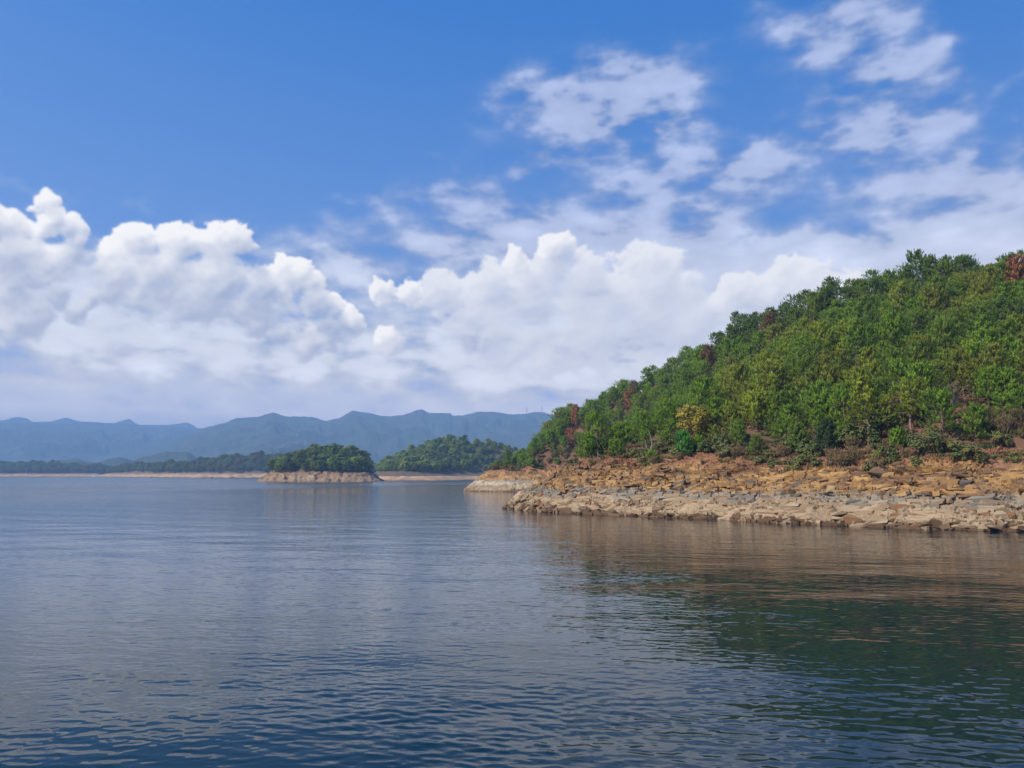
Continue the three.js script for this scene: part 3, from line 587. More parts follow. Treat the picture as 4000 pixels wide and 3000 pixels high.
island(spitIsland, [-195, 80, -1070, -680], 2.0, 'orange sand spit and low bank at the foot of the larger wooded island', { r: 1.08, g: 0.96, b: 0.82, rough: 0.45 });
island(leftShore, [-1510, -905, -1970, -1735], 4.5, 'flat far shore with a thin tan bank and a pole', { r: 1, g: 0.95, b: 0.92, rough: 0.8 });
island(midShore, [-880, -190, -1730, -1240], 4.0, 'far wooded shore with a thin tan bank, reaching behind the small island', { r: 1, g: 0.96, b: 0.92, rough: 0.8 });

// ---------------------------------------------------------------- trees
class Leaves {                                          // loose triangles with a colour each
  constructor(heart) { this.p = []; this.c = []; this.n = []; this.heart = heart; }
  leaf(a, b, c, k) {                                    // a leaf turned to face away from the heart of its crown, rounded towards its neighbours
    let g = norm(cross(add(b, a, -1), add(c, a, -1)));
    const o = norm([a[0], (a[1] - this.heart) * 0.8 + 0.5, a[2]]);
    if (g[0] * o[0] + g[1] * o[1] + g[2] * o[2] < 0) { [b, c] = [c, b]; g = [-g[0], -g[1], -g[2]]; }
    const n = norm(add([g[0] * 0.6, g[1] * 0.6, g[2] * 0.6], o, 0.7));
    this.tri(a, b, c, k);
    for (let i = 0; i < 3; i++) this.n.push(n[0], n[1], n[2]);
  }
  tri(a, b, c, k) { this.p.push(a[0], a[1], a[2], b[0], b[1], b[2], c[0], c[1], c[2]); for (let i = 0; i < 3; i++) this.c.push(k[0], k[1], k[2]); }
  build() {
    const g = new THREE.BufferGeometry();
    g.setAttribute('position', new THREE.Float32BufferAttribute(this.p, 3));
    g.setAttribute('color', new THREE.Float32BufferAttribute(this.c, 3));
    if (this.n.length) g.setAttribute('normal', new THREE.Float32BufferAttribute(this.n, 3));
    return g;
  }
}
const norm = (v) => { const l = Math.hypot(v[0], v[1], v[2]) || 1; return [v[0] / l, v[1] / l, v[2] / l]; };
const add = (a, b, s = 1) => [a[0] + b[0] * s, a[1] + b[1] * s, a[2] + b[2] * s];
const cross = (a, b) => [a[1] * b[2] - a[2] * b[1], a[2] * b[0] - a[0] * b[2], a[0] * b[1] - a[1] * b[0]];
// a shoot clothed in needles, like a bottle brush
function brush(L, r, at, axis, len, needle, width, n, tone) {
  axis = norm(axis);
  const u = norm(cross(axis, Math.abs(axis[1]) < 0.9 ? [0, 1, 0] : [1, 0, 0])), v = cross(axis, u);
  for (let k = 0; k < n; k++) {
    const s = (k + r()) / n, a = k * 2.399 + r(), open = 0.9 - 0.35 * s, rad = [u[0] * Math.cos(a) + v[0] * Math.sin(a), u[1] * Math.cos(a) + v[1] * Math.sin(a), u[2] * Math.cos(a) + v[2] * Math.sin(a)];
    const dir = norm(add(axis, rad, open)), side = norm(cross(dir, rad)), b = add(at, axis, len * s), t = 0.78 + 0.44 * r();
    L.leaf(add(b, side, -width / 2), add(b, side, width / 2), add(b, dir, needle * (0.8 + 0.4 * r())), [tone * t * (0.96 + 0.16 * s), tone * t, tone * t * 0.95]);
  }
}
function limb(path, radii, sides, P) {                  // tapered tube through points, as triangles into P
  let ring = null;
  for (let i = 0; i < path.length; i++) {
    const d = norm(add(path[Math.min(i + 1, path.length - 1)], path[Math.max(i - 1, 0)], -1)), u = norm(cross(d, Math.abs(d[1]) < 0.9 ? [0, 1, 0] : [1, 0, 0])), v = cross(d, u), now = [];
    for (let k = 0; k < sides; k++) { const a = 2 * Math.PI * k / sides; now.push(add(add(path[i], u, Math.cos(a) * radii[i]), v, Math.sin(a) * radii[i])); }
    if (ring) for (let k = 0; k < sides; k++) { const m = (k + 1) % sides; P.tri(ring[k], ring[m], now[k], [1, 1, 1]); P.tri(ring[m], now[m], now[k], [1, 1, 1]); }
    ring = now;
  }
}
function pineShape(seed, { H, R, base, limbs = 34, per = 3, lean = 0.5, flat = 0.5, spikes = 11, needle = 0.33, width = 0.09, blades = 13, cone = 0 }) {
  const r = rng(seed), L = new Leaves(H * (base + 0.25)), B = new Leaves(), la = r() * 6.28, bend = (t) => [Math.cos(la) * lean * t * t, H * 0.94 * t, Math.sin(la) * lean * t * t];
  const path = [], rad = [];
  for (let i = 0; i <= 6; i++) { path.push(add(bend(i / 6), [r() - 0.5, 0, r() - 0.5], i ? 0.12 : 0)); rad.push(lerp(0.016 * H + 0.05, 0.025, i / 6)); }
  path[0][1] = -0.9;
  limb(path, rad, 6, B);
  const lop = [r() * 6.28, r() * 6.28];
  for (let i = 0; i < limbs; i++) {
    const t = Math.pow((i + 0.5 * r()) / limbs, 0.85), a = i * 2.399 + r() * 0.9, from = bend((base * 0.75 + (1 - base * 0.75) * t * 0.93));
    const prof = cone ? 0.12 + 0.88 * (1 - t) : Math.pow(1 - t * t, 0.55) * (0.72 + 0.28 * t) * (0.78 + 0.22 * Math.cos(a - lop[0]) + 0.12 * Math.cos(3 * a + lop[1]));
    const len = R * prof * (0.72 + 0.45 * r()) + 0.15, rise = cone ? -0.1 * len : len * (0.12 + 0.55 * t) * (1 - flat * 0.5);
    const out = [Math.cos(a), 0, Math.sin(a)], tip = add(add(from, out, len), [0, 1, 0], rise), mid = add(add(from, out, len * 0.5), [0, 1, 0], rise * 0.32);
    limb([from, mid, tip], [0.022 + 0.012 * len, 0.02 + 0.006 * len, 0.008], 3, B);
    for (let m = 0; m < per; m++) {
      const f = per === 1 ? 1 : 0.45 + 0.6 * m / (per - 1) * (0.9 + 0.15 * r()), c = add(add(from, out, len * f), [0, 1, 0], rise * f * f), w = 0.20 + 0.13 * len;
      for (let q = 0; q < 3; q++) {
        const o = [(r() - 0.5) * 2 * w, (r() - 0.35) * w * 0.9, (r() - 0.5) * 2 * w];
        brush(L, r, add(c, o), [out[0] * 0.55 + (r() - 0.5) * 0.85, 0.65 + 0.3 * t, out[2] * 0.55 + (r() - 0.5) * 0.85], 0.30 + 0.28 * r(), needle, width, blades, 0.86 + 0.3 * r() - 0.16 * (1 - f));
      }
    }
  }
  for (let i = 0; i < spikes; i++) {                    // upright leaders that break the outline
    const a = r() * 6.28, q = R * 0.5 * Math.sqrt(r()), p = add(bend(0.93), [Math.cos(a) * q, -q * 0.5 - 0.1 * r(), Math.sin(a) * q]);
    const h = 0.55 + 0.75 * r();
    brush(L, r, p, [(r() - 0.5) * 0.25, 1, (r() - 0.5) * 0.25], h, needle * 0.8, width, Math.round(blades * 1.6), 0.95);
  }
  brush(L, r, bend(0.95), [0, 1, 0], H > 8 ? 0.3 : 0.8, needle * 0.8, width, blades * 2, 1);
  return [L.build(), B.build()];
}
function leafyShape(seed, { H, R, base, lobes = 14, leaves = 90, size = 0.22, stems = 1 }) {
  const r = rng(seed), L = new Leaves(H * 0.4), B = new Leaves();
  for (let s = 0; s < stems; s++) { const a = r() * 6.28, k = stems > 1 ? R * 0.35 : 0.2; limb([[0, -0.5, 0], [Math.cos(a) * k * 0.4, H * 0.35, Math.sin(a) * k * 0.4], [Math.cos(a) * k, H * 0.8, Math.sin(a) * k]], [0.03 + 0.013 * H, 0.02 + 0.009 * H, 0.02], 5, B); }
  for (let i = 0; i < lobes; i++) {
    const a = i * 2.399 + r(), t = r(), q = R * Math.sqrt(r()) * 0.75, c = [Math.cos(a) * q, H * (base + (1 - base) * (0.15 + 0.8 * t) * (1 - 0.35 * (q / R) ** 2)), Math.sin(a) * q], w = R * (0.28 + 0.2 * r()), tone = 0.8 + 0.4 * r();
    limb([[0, H * base * 0.8, 0], c], [0.03, 0.012], 3, B);
    for (let k = 0; k < leaves; k++) {
      const d = norm([r() - 0.5, r() - 0.35, r() - 0.5]), p = add(c, [d[0] * w, d[1] * w * 0.75, d[2] * w], 0.55 + 0.5 * r()), u = norm([r() - 0.5, (r() - 0.5) * 0.7, r() - 0.5]), n = norm(add(d, [r() - 0.5, r(), r() - 0.5], 0.9)), v = norm(cross(n, u)), t2 = tone * (0.75 + 0.5 * r());
      const x = norm(cross(v, n)), s = size * (0.7 + 0.6 * r());
      L.leaf(add(p, x, -s), add(add(p, v, s * 0.45), x, 0), add(p, x, s), [t2, t2, t2]);
      L.leaf(add(p, x, s), add(add(p, v, -s * 0.45), x, 0), add(p, x, -s), [t2, t2, t2]);
    }
  }
  return [L.build(), B.build()];
}
function twigShape(seed, { H, R, n = 46 }) {            // a bare bush of twigs with a few dry leaves
  const r = rng(seed), L = new Leaves(H * 0.4), B = new Leaves();
  for (let i = 0; i < n; i++) {
    const a = r() * 6.28, s = r(), top = [Math.cos(a) * R * s, H * (0.55 + 0.45 * r()), Math.sin(a) * R * s], mid = [top[0] * 0.45, top[1] * 0.55, top[2] * 0.45];
    limb([[0, -0.3, 0], mid, top], [0.035, 0.022, 0.008], 3, B);
    for (let k = 0; k < 9; k++) { const p = add(add(mid, add(top, mid, -1), r()), [(r() - 0.5) * 0.5, (r() - 0.5) * 0.4, (r() - 0.5) * 0.5]); brush(L, r, p, [r() - 0.5, r(), r() - 0.5], 0.16, 0.2, 0.07, 3, 0.8 + 0.4 * r()); }
  }
  return [L.build(), B.build()];
}
const leafMaterial = (name, r, g, b) => new THREE.MeshPhysicalMaterial({ name, color: rgb(r, g, b), vertexColors: true, roughness: 0.75, specularIntensity: 0.35, transmission: 0.4, thickness: 0, side: THREE.DoubleSide });
const GREENS = [leafMaterial('yellow green needles', 0.265, 0.335, 0.028), leafMaterial('fresh green needles', 0.175, 0.300, 0.022), leafMaterial('mid green needles', 0.155, 0.248, 0.024), leafMaterial('deep green needles', 0.115, 0.195, 0.028), leafMaterial('olive needles', 0.225, 0.265, 0.032)];
const RUST = leafMaterial('dead rust needles', 0.40, 0.17, 0.085), FADED = leafMaterial('faded brown needles', 0.24, 0.125, 0.065), GOLD = leafMaterial('golden leaves', 0.31, 0.25, 0.032), DARK = leafMaterial('dark evergreen leaves', 0.04, 0.085, 0.028), DRY = leafMaterial('dry leaves', 0.20, 0.145, 0.065), STRAW = leafMaterial('pale dry leaves', 0.30, 0.25, 0.13);
const bark = new THREE.MeshStandardMaterial({ name: 'pine bark', color: rgb(0.135, 0.095, 0.070), roughness: 0.95 }), midBark = new THREE.MeshStandardMaterial({ name: 'brown-grey bark', color: rgb(0.20, 0.15, 0.115), roughness: 0.95 }), paleBark = new THREE.MeshStandardMaterial({ name: 'weathered bark', color: rgb(0.30, 0.25, 0.21), roughness: 0.95 });
const PINES = [
  pineShape(1, { H: 5.8, R: 2.9, base: 0.2 }), pineShape(2, { H: 5.2, R: 2.7, base: 0.18, lean: 0.8 }), pineShape(3, { H: 7.2, R: 2.7, base: 0.28, limbs: 40 }), pineShape(4, { H: 4.9, R: 3.2, base: 0.25, limbs: 36, flat: 1.0 }),
  pineShape(5, { H: 6.6, R: 2.1, base: 0.25, spikes: 9 }), pineShape(6, { H: 7.2, R: 3.1, base: 0.35, limbs: 36, flat: 1.1, lean: 1.0 }), pineShape(7, { H: 4.4, R: 1.9, base: 0.12, limbs: 28, spikes: 8 }), pineShape(8, { H: 5.8, R: 2.2, base: 0.2, spikes: 10, flat: 0.2 })];

function plant(name, label, category, group, [leaves, wood], leafMat, barkMat, x, y, z, turn, scale, crownName = 'crown', woodName = 'trunk') {
  const o = new THREE.Group();
  o.name = numbered(name);
  tag(o, label, category, group);
  mesh(woodName, wood, barkMat, o);
  mesh(crownName, leaves, leafMat, o);
  o.position.set(x, y, z); o.rotation.y = turn; o.scale.setScalar(scale);
  scene.add(o);
  return o;
}
function again(source, name, label, group, leafMat, x, y, z, turn, scale, squash = 1) {
  const o = source.clone();
  o.name = numbered(name);
  o.userData = { label, category: source.userData.category, group };
  for (const c of o.children) { c.name = numbered(c.name.replace(/_\d+$/, '')); if (/crown|foliage/.test(c.name)) c.material = leafMat; }
  o.position.set(x, y, z); o.rotation.y = turn; o.scale.set(scale, scale * squash, scale);
  scene.add(o);
  return o;
}
const ground = (x, z) => mainLand.height(x, z) - 0.25;
// the trees that one can tell from the rest: [x, z, clear radius, height lift]
const RUSTY = [[23.6, -282.6, 2.6], [21.0, -273.8, 2.4], [17.8, -302, 1.8], [39.3, -258.2, 2.4], [41.8, -261.8, 2.2], [54.2, -210.3, 2.0], [67.3, -198.9, 2.4], [100.6, -149.5, 3.4], [104.5, -148, 3.0]];
const taken = [...RUSTY, [29.1, -123.2, 3.0], [47.4, -102.5, 2.6], [52.9, -102.3, 2.6], [42.7, -105.2, 1.7], [49.8, -95.2, 2.2], [44.6, -103.8, 1.0], [60, -104.7, 2.3], [22.3, -124.5, 1.2], [26.9, -120, 1.6], [61.2, -95.5, 2.0], [65.2, -121.5, 2.8]];
const rustLabels = ['rust-red dead pine near the tapering end of the hill, upper of two close together', 'rust-red dead pine lower down, below another red one near the hill end', 'faded red pine on the crest line closest to the blue mountains', 'rust-red dead pine on the slope just under the crest, paired with a smaller brown one',
  'small brown dead pine on the crest directly above a rust-red one', 'thin reddish pine poking out of the crest midway up the hill', 'pinkish brown dead pine on the high crest, beside deep green pines', 'large rust-red dead pine at the picture edge on top of the hill', 'second rust-red dead pine at the picture edge, cut by the frame'];
const DEAD = pineShape(31, { H: 6.4, R: 2.3, base: 0.16, limbs: 30, flat: 0.6 }), deadMats = [RUST, RUST, FADED, RUST, FADED, FADED, FADED, RUST, RUST];
RUSTY.forEach(([x, z], i) => plant('dead_pine', rustLabels[i], 'dead tree', 'dead pines on the hillside', DEAD, deadMats[i], bark, x, ground(x, z), z, i * 1.7, [1.35, 1.25, 1.05, 1.2, 1.0, 1.15, 1.15, 1.4, 1.25][i]));
plant('golden_tree', 'round golden-yellow broadleaf tree near the bottom of the green hillside', 'tree', null, leafyShape(41, { H: 6.6, R: 3.0, base: 0.3, lobes: 22, leaves: 80, size: 0.24 }), GOLD, bark, 29.1, ground(29.1, -123.2), -123.2, 0.4, 1);
plant('pointed_conifer', 'tall pointed light green conifer with a bare leaning lower trunk above the rocks', 'conifer', null, pineShape(51, { H: 11.6, R: 3.0, base: 0.34, limbs: 74, per: 3, lean: 1.0, cone: 1, spikes: 2, needle: 0.34, width: 0.13 }), GREENS[0], bark, 47.4, ground(47.4, -102.5), -102.5, 2.6, 1);
plant('layered_pine', 'yellow-green pine with a pale bare trunk and layered boughs beside the tall conifer', 'pine tree', null, pineShape(52, { H: 7.6, R: 3.0, base: 0.42, limbs: 38, per: 4, flat: 1.2, lean: 1.2, spikes: 4 }), GREENS[0], midBark, 52.9, ground(52.9, -102.3), -102.3, 1.1, 1);
plant('small_fir', 'small dark green bushy fir with pale leaves round it at the wood edge', 'fir tree', null, pineShape(53, { H: 4.6, R: 1.9, base: 0.04, limbs: 44, cone: 1, spikes: 1 }), DARK, bark, 42.7, ground(42.7, -105.2), -105.2, 0, 1);
plant('small_pine', 'small bright green pine at the foot of the tall conifer trunk', 'pine tree', null, pineShape(54, { H: 2.2, R: 1.1, base: 0.05, limbs: 22, spikes: 4 }), GREENS[1], bark, 49.6, ground(49.6, -99.4), -99.4, 0, 1);
plant('dark_bush', 'broad dark bush overhanging the top of the rock bank', 'bush', null, leafyShape(42, { H: 3.0, R: 2.6, base: 0.15, lobes: 18, leaves: 70, size: 0.2, stems: 3 }), leafMaterial('dull green leaves', 0.12, 0.145, 0.04), bark, 51.2, ground(51.2, -95.0), -95.0, 0, 1, 'foliage', 'stems');
plant('vivid_pine', 'vivid green young pine below the golden tree', 'pine tree', null, pineShape(55, { H: 4.4, R: 1.7, base: 0.1, limbs: 34, spikes: 6 }), leafMaterial('vivid green needles', 0.075, 0.27, 0.03), bark, 26.9, ground(26.9, -120), -120, 0, 1);
plant('bare_bush', 'pale leafless bush of grey twigs beside the bare red soil', 'bush', null, twigShape(61, { H: 3.6, R: 2.6 }), STRAW, paleBark, 60, ground(60, -104.7), -104.7, 0, 1, 'foliage', 'stems');
plant('bare_bush', 'dull brown twiggy bush on the red soil near the picture edge', 'bush', null, twigShape(62, { H: 3.4, R: 2.8 }), DRY, bark, 61.2, ground(61.2, -95.5), -95.5, 0, 1, 'foliage', 'stems');
plant('broad_pine', 'broad flat-topped olive pine standing clear of its neighbours high on the slope', 'pine tree', null, pineShape(56, { H: 6.4, R: 3.8, base: 0.35, limbs: 46, flat: 1.3, lean: 0.3 }), GREENS[4], bark, 65.2, ground(65.2, -121.5), -121.5, 0, 1);
{
  const B = new Leaves(), g = (x, z) => ground(x, z);
  limb([[0, -0.4, 0], [-0.15, 1.2, 0], [0.1, 2.6, 0.1], [-0.35, 4.6, 0]], [0.12, 0.10, 0.07, 0.03], 6, B);
  limb([[-0.1, 0.9, 0], [-0.8, 1.9, 0.1], [-1.0, 3.2, 0]], [0.07, 0.05, 0.02], 5, B);
  const o = mesh('forked_snag', B.build(), paleBark, scene); o.position.set(22.3, g(22.3, -123.6), -123.6);
  tag(o, 'pale forked dead trunk leaning at the wood edge above the rocks', 'dead tree');
  const C = new Leaves(); limb([[0, -0.3, 0], [-0.15, 0.7, 0], [-0.45, 1.5, 0.1]], [0.07, 0.06, 0.035], 6, C); limb([[-0.15, 0.7, 0], [0.2, 1.1, 0]], [0.035, 0.015], 4, C);
  const o2 = mesh('dead_sapling', C.build(), bark, scene); o2.position.set(45.9, g(45.9, -98.2) + 0.2, -98.2);
  tag(o2, 'short dark dead sapling sticking up from the top of the rock bank', 'dead sapling');
  const E = new Leaves(); limb([[-1.2, 0.15, 0], [0, 0.22, 0.05], [1.3, 0.12, 0]], [0.10, 0.12, 0.07], 6, E); limb([[0.4, 0.2, 0], [0.9, 0.6, 0.1]], [0.05, 0.02], 4, E);
  const o3 = mesh('fallen_log', E.build(), paleBark, scene); o3.position.set(42.4, g(42.4, -101.8) + 0.35, -101.8); o3.rotation.set(0, -0.5, -0.28);
  tag(o3, 'pale fallen log lying on the red soil above the rock bank', 'log');
}

// the stand: one pine for every few square metres of the slope that the lake can see
const spots = [];
{
  const r = rng(2024), step = 3.2;
  const gaps = [[59.5, -93.5, 3, 2.2], [61.5, -100, 2, 1.8], [57, -99, 1.6, 1.6], [66, -91, 2.5, 2], [50.5, -97.5, 3, 1.5]];
  for (let z = -345; z < -45; z += step) for (let x = -20; x < 165; x += step) {
    const px = x + (r() - 0.5) * step * 0.95, pz = z + (r() - 0.5) * step * 0.95, pick = r(), pick2 = r(), turn = r() * 6.283, size = r();
    const az = Math.atan2(px, -pz) * 180 / Math.PI;
    if (az > 43) continue;
    const d = mainLand.inland(px, pz);
    if (d < (az < 4 ? 13.5 : 11.6) + 2.5 * noise(px * 0.12, 3, pz * 0.12)) continue;
    const [dr] = Land.toLine(mainLand.ridge, px, pz, false), rp = Math.hypot(px, pz);
    if (gaps.some(([gx, gz, a, b]) => ((px - gx) / a) ** 2 + ((pz - gz) / b) ** 2 < 1)) continue;
    if (taken.some(([gx, gz, a]) => {                     // room round and before the trees that stand out
      const l = Math.hypot(gx, gz), on = ((px - gx) * gx + (pz - gz) * gz) / l, off = Math.abs((px - gx) * gz - (pz - gz) * gx) / l;
      return off < a && on > -7 && on < 1.2;
    })) continue;
    const y = ground(px, pz), el = (y + 5 - 6) / rp;
    spots.push({ x: px, z: pz, y, d, dr, rp, az, el, pick, pick2, turn, size });
  }
}
// only what can show: nothing well behind the crest as seen from the water
const crest = {};
for (const s of spots) { const k = Math.round(s.az); for (const q of [k - 1, k, k + 1]) if (!(crest[q]?.el > s.el)) crest[q] = s; }
const seen = spots.filter((s) => { const c = crest[Math.round(s.az)]; return !c || s.rp < c.rp + 14; });
seen.sort((a, b) => a.rp - b.rp);
const zoneOf = (s) => (s.d < 20 ? 'edge' : s.dr < 12 ? 'crest' : s.d < 38 ? 'low' : 'high');
const ZONES = {
  edge: ['at the wood edge', 'pines along the lower edge of the hillside wood'],
  low: ['on the lower slope', 'pines on the lower slope of the hillside'],
  high: ['on the upper slope', 'pines on the upper slope of the hillside'],
  crest: ['on the crest against the sky', 'pines along the crest of the hillside'],
};
const SHAPE = ['broad', 'leaning', 'tall', 'flat-topped', 'slender', 'open-crowned', 'small bushy', 'upright'];
const placeOf = (az) => (az < 10 ? 'at the tapering hill end' : az < 17 ? 'above the rock point' : az < 23 ? 'in the middle of the hill' : az < 28 ? 'near the tall pointed conifer' : az < 34 ? 'near the bare red soil' : 'past the bare red soil');
const TINT = ['yellow-green', 'fresh green', 'mid-green', 'deep green', 'olive green'];
const sources = PINES.map(() => null), woodCopies = PINES.map(() => []);
seen.forEach((s, i) => {
  const zone = zoneOf(s), kind = Math.floor(s.pick * 8) % 8;
  const m = noise(s.x * 0.05, 11, s.z * 0.05) + (s.pick2 - 0.5) * 1.2;          // neighbours tend to share a green
  const w = s.az < 14 ? [0.15, 0.75, 0.35, 0.1, -0.4] : zone === 'edge' || zone === 'low' ? [0.25, 0.4, 0.25, -0.2, 0.12] : zone === 'crest' ? [-0.5, 0.1, 0.45, 0.5, -0.3] : [0.15, 0.35, 0.4, 0.1, 0.1];
  let tint = 0, best = -9;
  for (let k = 0; k < 5; k++) { const v = w[k] + 0.9 * noise(s.x * 0.06 + k * 13, 2, s.z * 0.06) + 0.55 * Math.abs(((s.pick2 * 7.3 + k * 0.37) % 1)); if (v > best) { best = v; tint = k; } }
  const scale = (0.72 + 0.62 * s.size * s.size) * (zone === 'edge' ? 0.82 : 1), squash = 0.92 + 0.2 * ((s.pick * 13) % 1);
  if (i < 300) {
    const label = `${SHAPE[kind]} ${TINT[tint]} pine ${ZONES[zone][0]} ${placeOf(s.az)}`, group = ZONES[zone][1];
    if (!sources[kind]) { sources[kind] = plant('pine_tree', label, 'pine tree', group, PINES[kind], GREENS[tint], bark, s.x, s.y, s.z, s.turn, scale); }
    else again(sources[kind], 'pine_tree', label, group, GREENS[tint], s.x, s.y, s.z, s.turn, scale, squash);
  } else woodCopies[kind].push([s.x, s.y, s.z, s.turn, scale, squash, tint]);
});
const white = leafMaterial('needles of the pine wood', 1, 1, 1);
function wood(name, label, list, shapes, leafMat, barkMat, tones) {
  const o = new THREE.Group(), m4 = new THREE.Matrix4(), q = new THREE.Quaternion(), up = new THREE.Vector3(0, 1, 0);
  o.name = numbered(name);
  tag(o, label, 'pine wood', null, 'stuff');
  list.forEach((copies, k) => {
    if (!copies.length) return;
    for (const [part, geometry, mat] of [['trunks', shapes[k][1], barkMat], ['crowns', shapes[k][0], leafMat]]) {
      const im = new THREE.InstancedMesh(geometry, mat, copies.length);
      im.name = numbered(part); im.userData.kind = 'stuff'; im.castShadow = im.receiveShadow = true;
      copies.forEach(([x, y, z, turn, s, squash, tint], i) => {
        im.setMatrixAt(i, m4.compose(new THREE.Vector3(x, y, z), q.setFromAxisAngle(up, turn), new THREE.Vector3(s, s * squash, s)));
        if (part === 'crowns') im.setColorAt(i, tones[tint]);
      });
      o.add(im);
    }
  });
  scene.add(o);
}
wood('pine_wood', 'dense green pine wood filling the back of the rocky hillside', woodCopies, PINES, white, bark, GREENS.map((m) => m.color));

// ---------------------------------------------------------------- woods of the islands and the far shore
const FAR_PINES = [101, 102, 103].map((s) => pineShape(s, { H: 8.6, R: 5.0, base: 0.25, limbs: 34, per: 2, flat: 1.4, spikes: 2, needle: 1.0, width: 0.5, blades: 7, lean: 0.9 }));
function islandWood(land, box, step, from, label, tones, scale, seed) {
  const r = rng(seed), list = [[], [], []];
  for (let z = box[2]; z < box[3]; z += step) for (let x = box[0]; x < box[1]; x += step) {
    const px = x + (r() - 0.5) * step, pz = z + (r() - 0.5) * step, a = r(), b = r(), c = r(), e = r();
    const d = land.inland(px, pz);
    if (d < from) continue;
    list[Math.floor(a * 3)].push([px, land.height(px, pz, d) - 0.6, pz, b * 6.283, scale * (0.75 + 0.5 * c), 0.8 + 0.4 * e, Math.floor(clamp(noise(px * 0.02, 1, pz * 0.02) * 1.5 + e, 0, 0.999) * tones.length)]);
  }
  wood('island_wood', label, list, FAR_PINES, white, bark, tones);
}
const darkTones = [rgb(0.11, 0.19, 0.036), rgb(0.14, 0.23, 0.036), rgb(0.20, 0.29, 0.042), rgb(0.13, 0.19, 0.042)], greenTones = [rgb(0.15, 0.25, 0.045), rgb(0.20, 0.30, 0.05), rgb(0.26, 0.35, 0.055), rgb(0.16, 0.22, 0.055)], shoreTones = [rgb(0.105, 0.165, 0.04), rgb(0.14, 0.19, 0.045), rgb(0.20, 0.175, 0.06), rgb(0.11, 0.175, 0.045)];
islandWood(nearIsland, [-225, -78, -712, -580], 5.2, 12, 'dark pine wood covering the small rock-rimmed island', darkTones, 1.12, 7);
islandWood(spitIsland, [-195, 80, -1070, -690], 6.4, 27, 'lighter green pine wood on the domed island behind the sand spit', greenTones, 1.0, 8);
islandWood(leftShore, [-1510, -905, -1970, -1735], 9, 16, 'dark strip of wood on the flat far shore by the pole', shoreTones, 1.45, 9);
islandWood(midShore, [-880, -190, -1730, -1240], 8, 14, 'mixed wood on the far shore reaching behind the small island', shoreTones, 1.3, 10);

// ---------------------------------------------------------------- shrubs and undergrowth at the foot of the wood
{
  const r = rng(88), BUSH = [leafyShape(71, { H: 1.7, R: 1.3, base: 0.1, lobes: 10, leaves: 60, size: 0.17, stems: 3 }), leafyShape(72, { H: 2.3, R: 1.2, base: 0.15, lobes: 10, leaves: 60, size: 0.17, stems: 3 }), twigShape(73, { H: 1.9, R: 1.4, n: 34 }), pineShape(74, { H: 1.9, R: 1.1, base: 0.05, limbs: 20, spikes: 5 })];
  const MATS = [leafMaterial('olive leaves', 0.16, 0.16, 0.045), leafMaterial('dull leaves', 0.13, 0.165, 0.04), DRY, GREENS[1]], WORD = ['olive green leafy', 'dull green leafy', 'dry brown twiggy', 'fresh green young-pine'], SIZE = ['small', 'knee-high', 'tall', 'spreading'];
  const src = [];
  for (let tries = 0, n = 0; tries < 6000 && n < 135; tries++) {
    const z = -290 + 210 * r(), x = -12 + 84 * r(), pick = r(), s = 0.7 + 0.7 * r(), turn = r() * 6.28, d = mainLand.inland(x, z), az = Math.atan2(x, -z) * 57.3;
    if (d < (x > 36 ? 8.2 : 9.3) || d > 14.5 || az > 35.5 || (z > -260 && z < -155)) continue;
    const k = pick < 0.34 ? 0 : pick < 0.66 ? 1 : pick < 0.86 ? 2 : 3, label = `${SIZE[s < 0.85 ? 0 : s < 1.05 ? 1 : s < 1.25 ? 2 : 3]} ${WORD[k]} shrub above the bank ${placeOf(az)}`, y = ground(x, z) + 0.1;
    n++;
    if (!src[k]) src[k] = plant('shrub', label, 'shrub', 'shrubs along the top of the rock bank', BUSH[k], MATS[k], bark, x, y, z, turn, s, 'foliage', 'stems');
    else again(src[k], 'shrub', label, 'shrubs along the top of the rock bank', MATS[k], x, y, z, turn, s);
  }
  const L = new Leaves(-0.5), q = rng(5), m4 = new THREE.Matrix4(), Q = new THREE.Quaternion(), up = new THREE.Vector3(0, 1, 0), list = [];
  for (let i = 0; i < 42; i++) brush(L, q, [(q() - 0.5) * 1.3, 0.05, (q() - 0.5) * 1.3], [(q() - 0.5) * 1.4, 0.9, (q() - 0.5) * 1.4], 0.35, 0.3, 0.09, 6, 0.7 + 0.6 * q());
  for (let i = 0; i < 30000; i++) {
    const z = -320 + 260 * r(), x = -15 + 110 * r(), d = mainLand.inland(x, z), a = r(), b = r(), c = r(), az = Math.atan2(x, -z) * 57.3;
    if (d < 9.6 || d > 45 || az > 40 || noise(x * 0.2, 6, z * 0.2) < -0.22) continue;
    list.push([x, ground(x, z), z, a * 6.28, 0.6 + 0.8 * b, c]);
  }
  const im = new THREE.InstancedMesh(L.build(), white, list.length), tones = [rgb(0.14, 0.10, 0.05), rgb(0.17, 0.16, 0.05), rgb(0.10, 0.13, 0.04), rgb(0.18, 0.11, 0.06)];
  list.forEach(([x, y, z, t, s, c], i) => { im.setMatrixAt(i, m4.compose(new THREE.Vector3(x, y, z), Q.setFromAxisAngle(up, t), new THREE.Vector3(s, s, s))); im.setColorAt(i, tones[Math.floor(c * 4) % 4]); });
  im.name = 'undergrowth'; im.castShadow = im.receiveShadow = true;
  tag(im, 'dry brown and olive undergrowth on the red soil between the pines', 'undergrowth', null, 'stuff');
  scene.add(im);
}

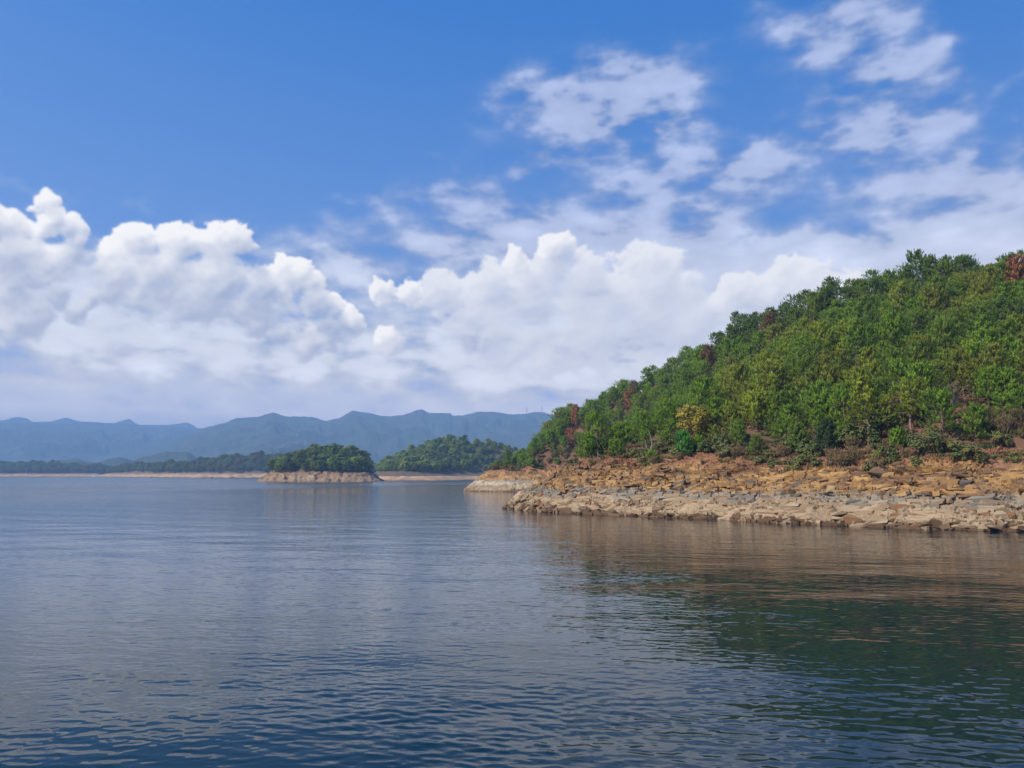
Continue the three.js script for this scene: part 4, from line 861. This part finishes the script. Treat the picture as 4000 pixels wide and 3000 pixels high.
// ---------------------------------------------------------------- small things far off
{
  const metal = new THREE.MeshStandardMaterial({ name: 'galvanised steel', color: rgb(0.35, 0.36, 0.38), roughness: 0.6, metalness: 0.3 }), whitePaint = new THREE.MeshStandardMaterial({ name: 'white paint', color: rgb(0.8, 0.8, 0.78), roughness: 0.5 }), glass = new THREE.MeshStandardMaterial({ name: 'dark window', color: rgb(0.03, 0.04, 0.05), roughness: 0.1 });
  const bar = (a, b, t) => { const A = new THREE.Vector3(...a), D = new THREE.Vector3(...b).sub(A), g = new THREE.CylinderGeometry(t, t, D.length(), 5); g.applyQuaternion(new THREE.Quaternion().setFromUnitVectors(new THREE.Vector3(0, 1, 0), D.clone().normalize())); g.translate(A.x + D.x / 2, A.y + D.y / 2, A.z + D.z / 2); return g; };
  [[1.1, 4.5, 'lattice pylon on the mountain ridge, the one farther from the green hillside'], [2.2, 4.6, 'lattice pylon on the mountain ridge, the one closer to the green hillside']].forEach(([az, el, label]) => {
    const o = new THREE.Group(), R = 5000, a = az * Math.PI / 180, H = 46, body = [], arms = [];
    o.name = numbered('pylon'); tag(o, label, 'pylon', 'pylons on the mountain ridge');
    const half = (y) => lerp(4.5, 0.7, y / H);
    for (const [sx, sz] of [[1, 1], [1, -1], [-1, 1], [-1, -1]]) body.push(bar([sx * half(0), 0, sz * half(0)], [sx * half(H), H, sz * half(H)], 0.35));
    for (let k = 0; k < 6; k++) { const y0 = k * H / 6, y1 = y0 + H / 6; for (const s of [-1, 1]) { body.push(bar([-half(y0), y0, s * half(y0)], [half(y1), y1, s * half(y1)], 0.2), bar([half(y0), y0, s * half(y0)], [-half(y1), y1, s * half(y1)], 0.2)); } }
    for (const y of [30, 37, 44]) arms.push(bar([-7, y, 0], [7, y, 0], 0.3), bar([-7, y, 0], [0, y + 2.2, 0], 0.18), bar([7, y, 0], [0, y + 2.2, 0], 0.18));
    mesh('tower', mergeGeometries(body), metal, o); mesh('crossarms', mergeGeometries(arms), metal, o);
    o.position.set(Math.sin(a) * R, Math.tan(el * Math.PI / 180) * R - 4, -Math.cos(a) * R); o.rotation.y = 0.4; scene.add(o);
  });
  const mast = new THREE.Group(); mast.name = 'signal_mast'; tag(mast, 'thin grey mast standing on the flat far shore before the dark wood', 'mast');
  mesh('pole', new THREE.CylinderGeometry(0.22, 0.4, 11, 8).translate(0, 5.5, 0), metal, mast); mesh('crossbar', bar([-1.6, 9.6, 0], [1.6, 9.6, 0], 0.2), metal, mast); mesh('footing', new THREE.CylinderGeometry(1.2, 1.5, 1.2, 8), whitePaint, mast);
  mast.position.set(-1105, leftShore.height(-1105, -1762) - 0.2, -1762); scene.add(mast);
  const boat = new THREE.Group(); boat.name = 'motorboat'; tag(boat, 'tiny white motorboat on the water off the far shore', 'boat');
  const hs = new THREE.Shape(); hs.moveTo(-4, -1.3); hs.lineTo(2, -1.3); hs.quadraticCurveTo(4.2, -0.8, 5, 0); hs.quadraticCurveTo(4.2, 0.8, 2, 1.3); hs.lineTo(-4, 1.3); hs.closePath();
  mesh('hull', new THREE.ExtrudeGeometry(hs, { depth: 1.0, bevelEnabled: true, bevelSize: 0.15, bevelThickness: 0.15, bevelSegments: 2 }).rotateX(-Math.PI / 2).translate(0, -0.15, 0), whitePaint, boat);
  mesh('cabin', new THREE.BoxGeometry(3, 1.3, 2).translate(-0.4, 1.65, 0), whitePaint, boat); mesh('windscreen', new THREE.BoxGeometry(0.08, 0.8, 1.7).translate(1.15, 1.8, 0), glass, boat);
  boat.position.set(-925, 0, -1715); boat.rotation.y = 0.2; scene.add(boat);
  plant('autumn_tree', 'single orange-brown tree between two dark woods on the far shore', 'tree', null, FAR_PINES[1], FADED, bark, -1036, leftShore.height(-1036, -1768) - 0.5, -1768, 0, 1.7);
}

renderer.render(scene, camera);
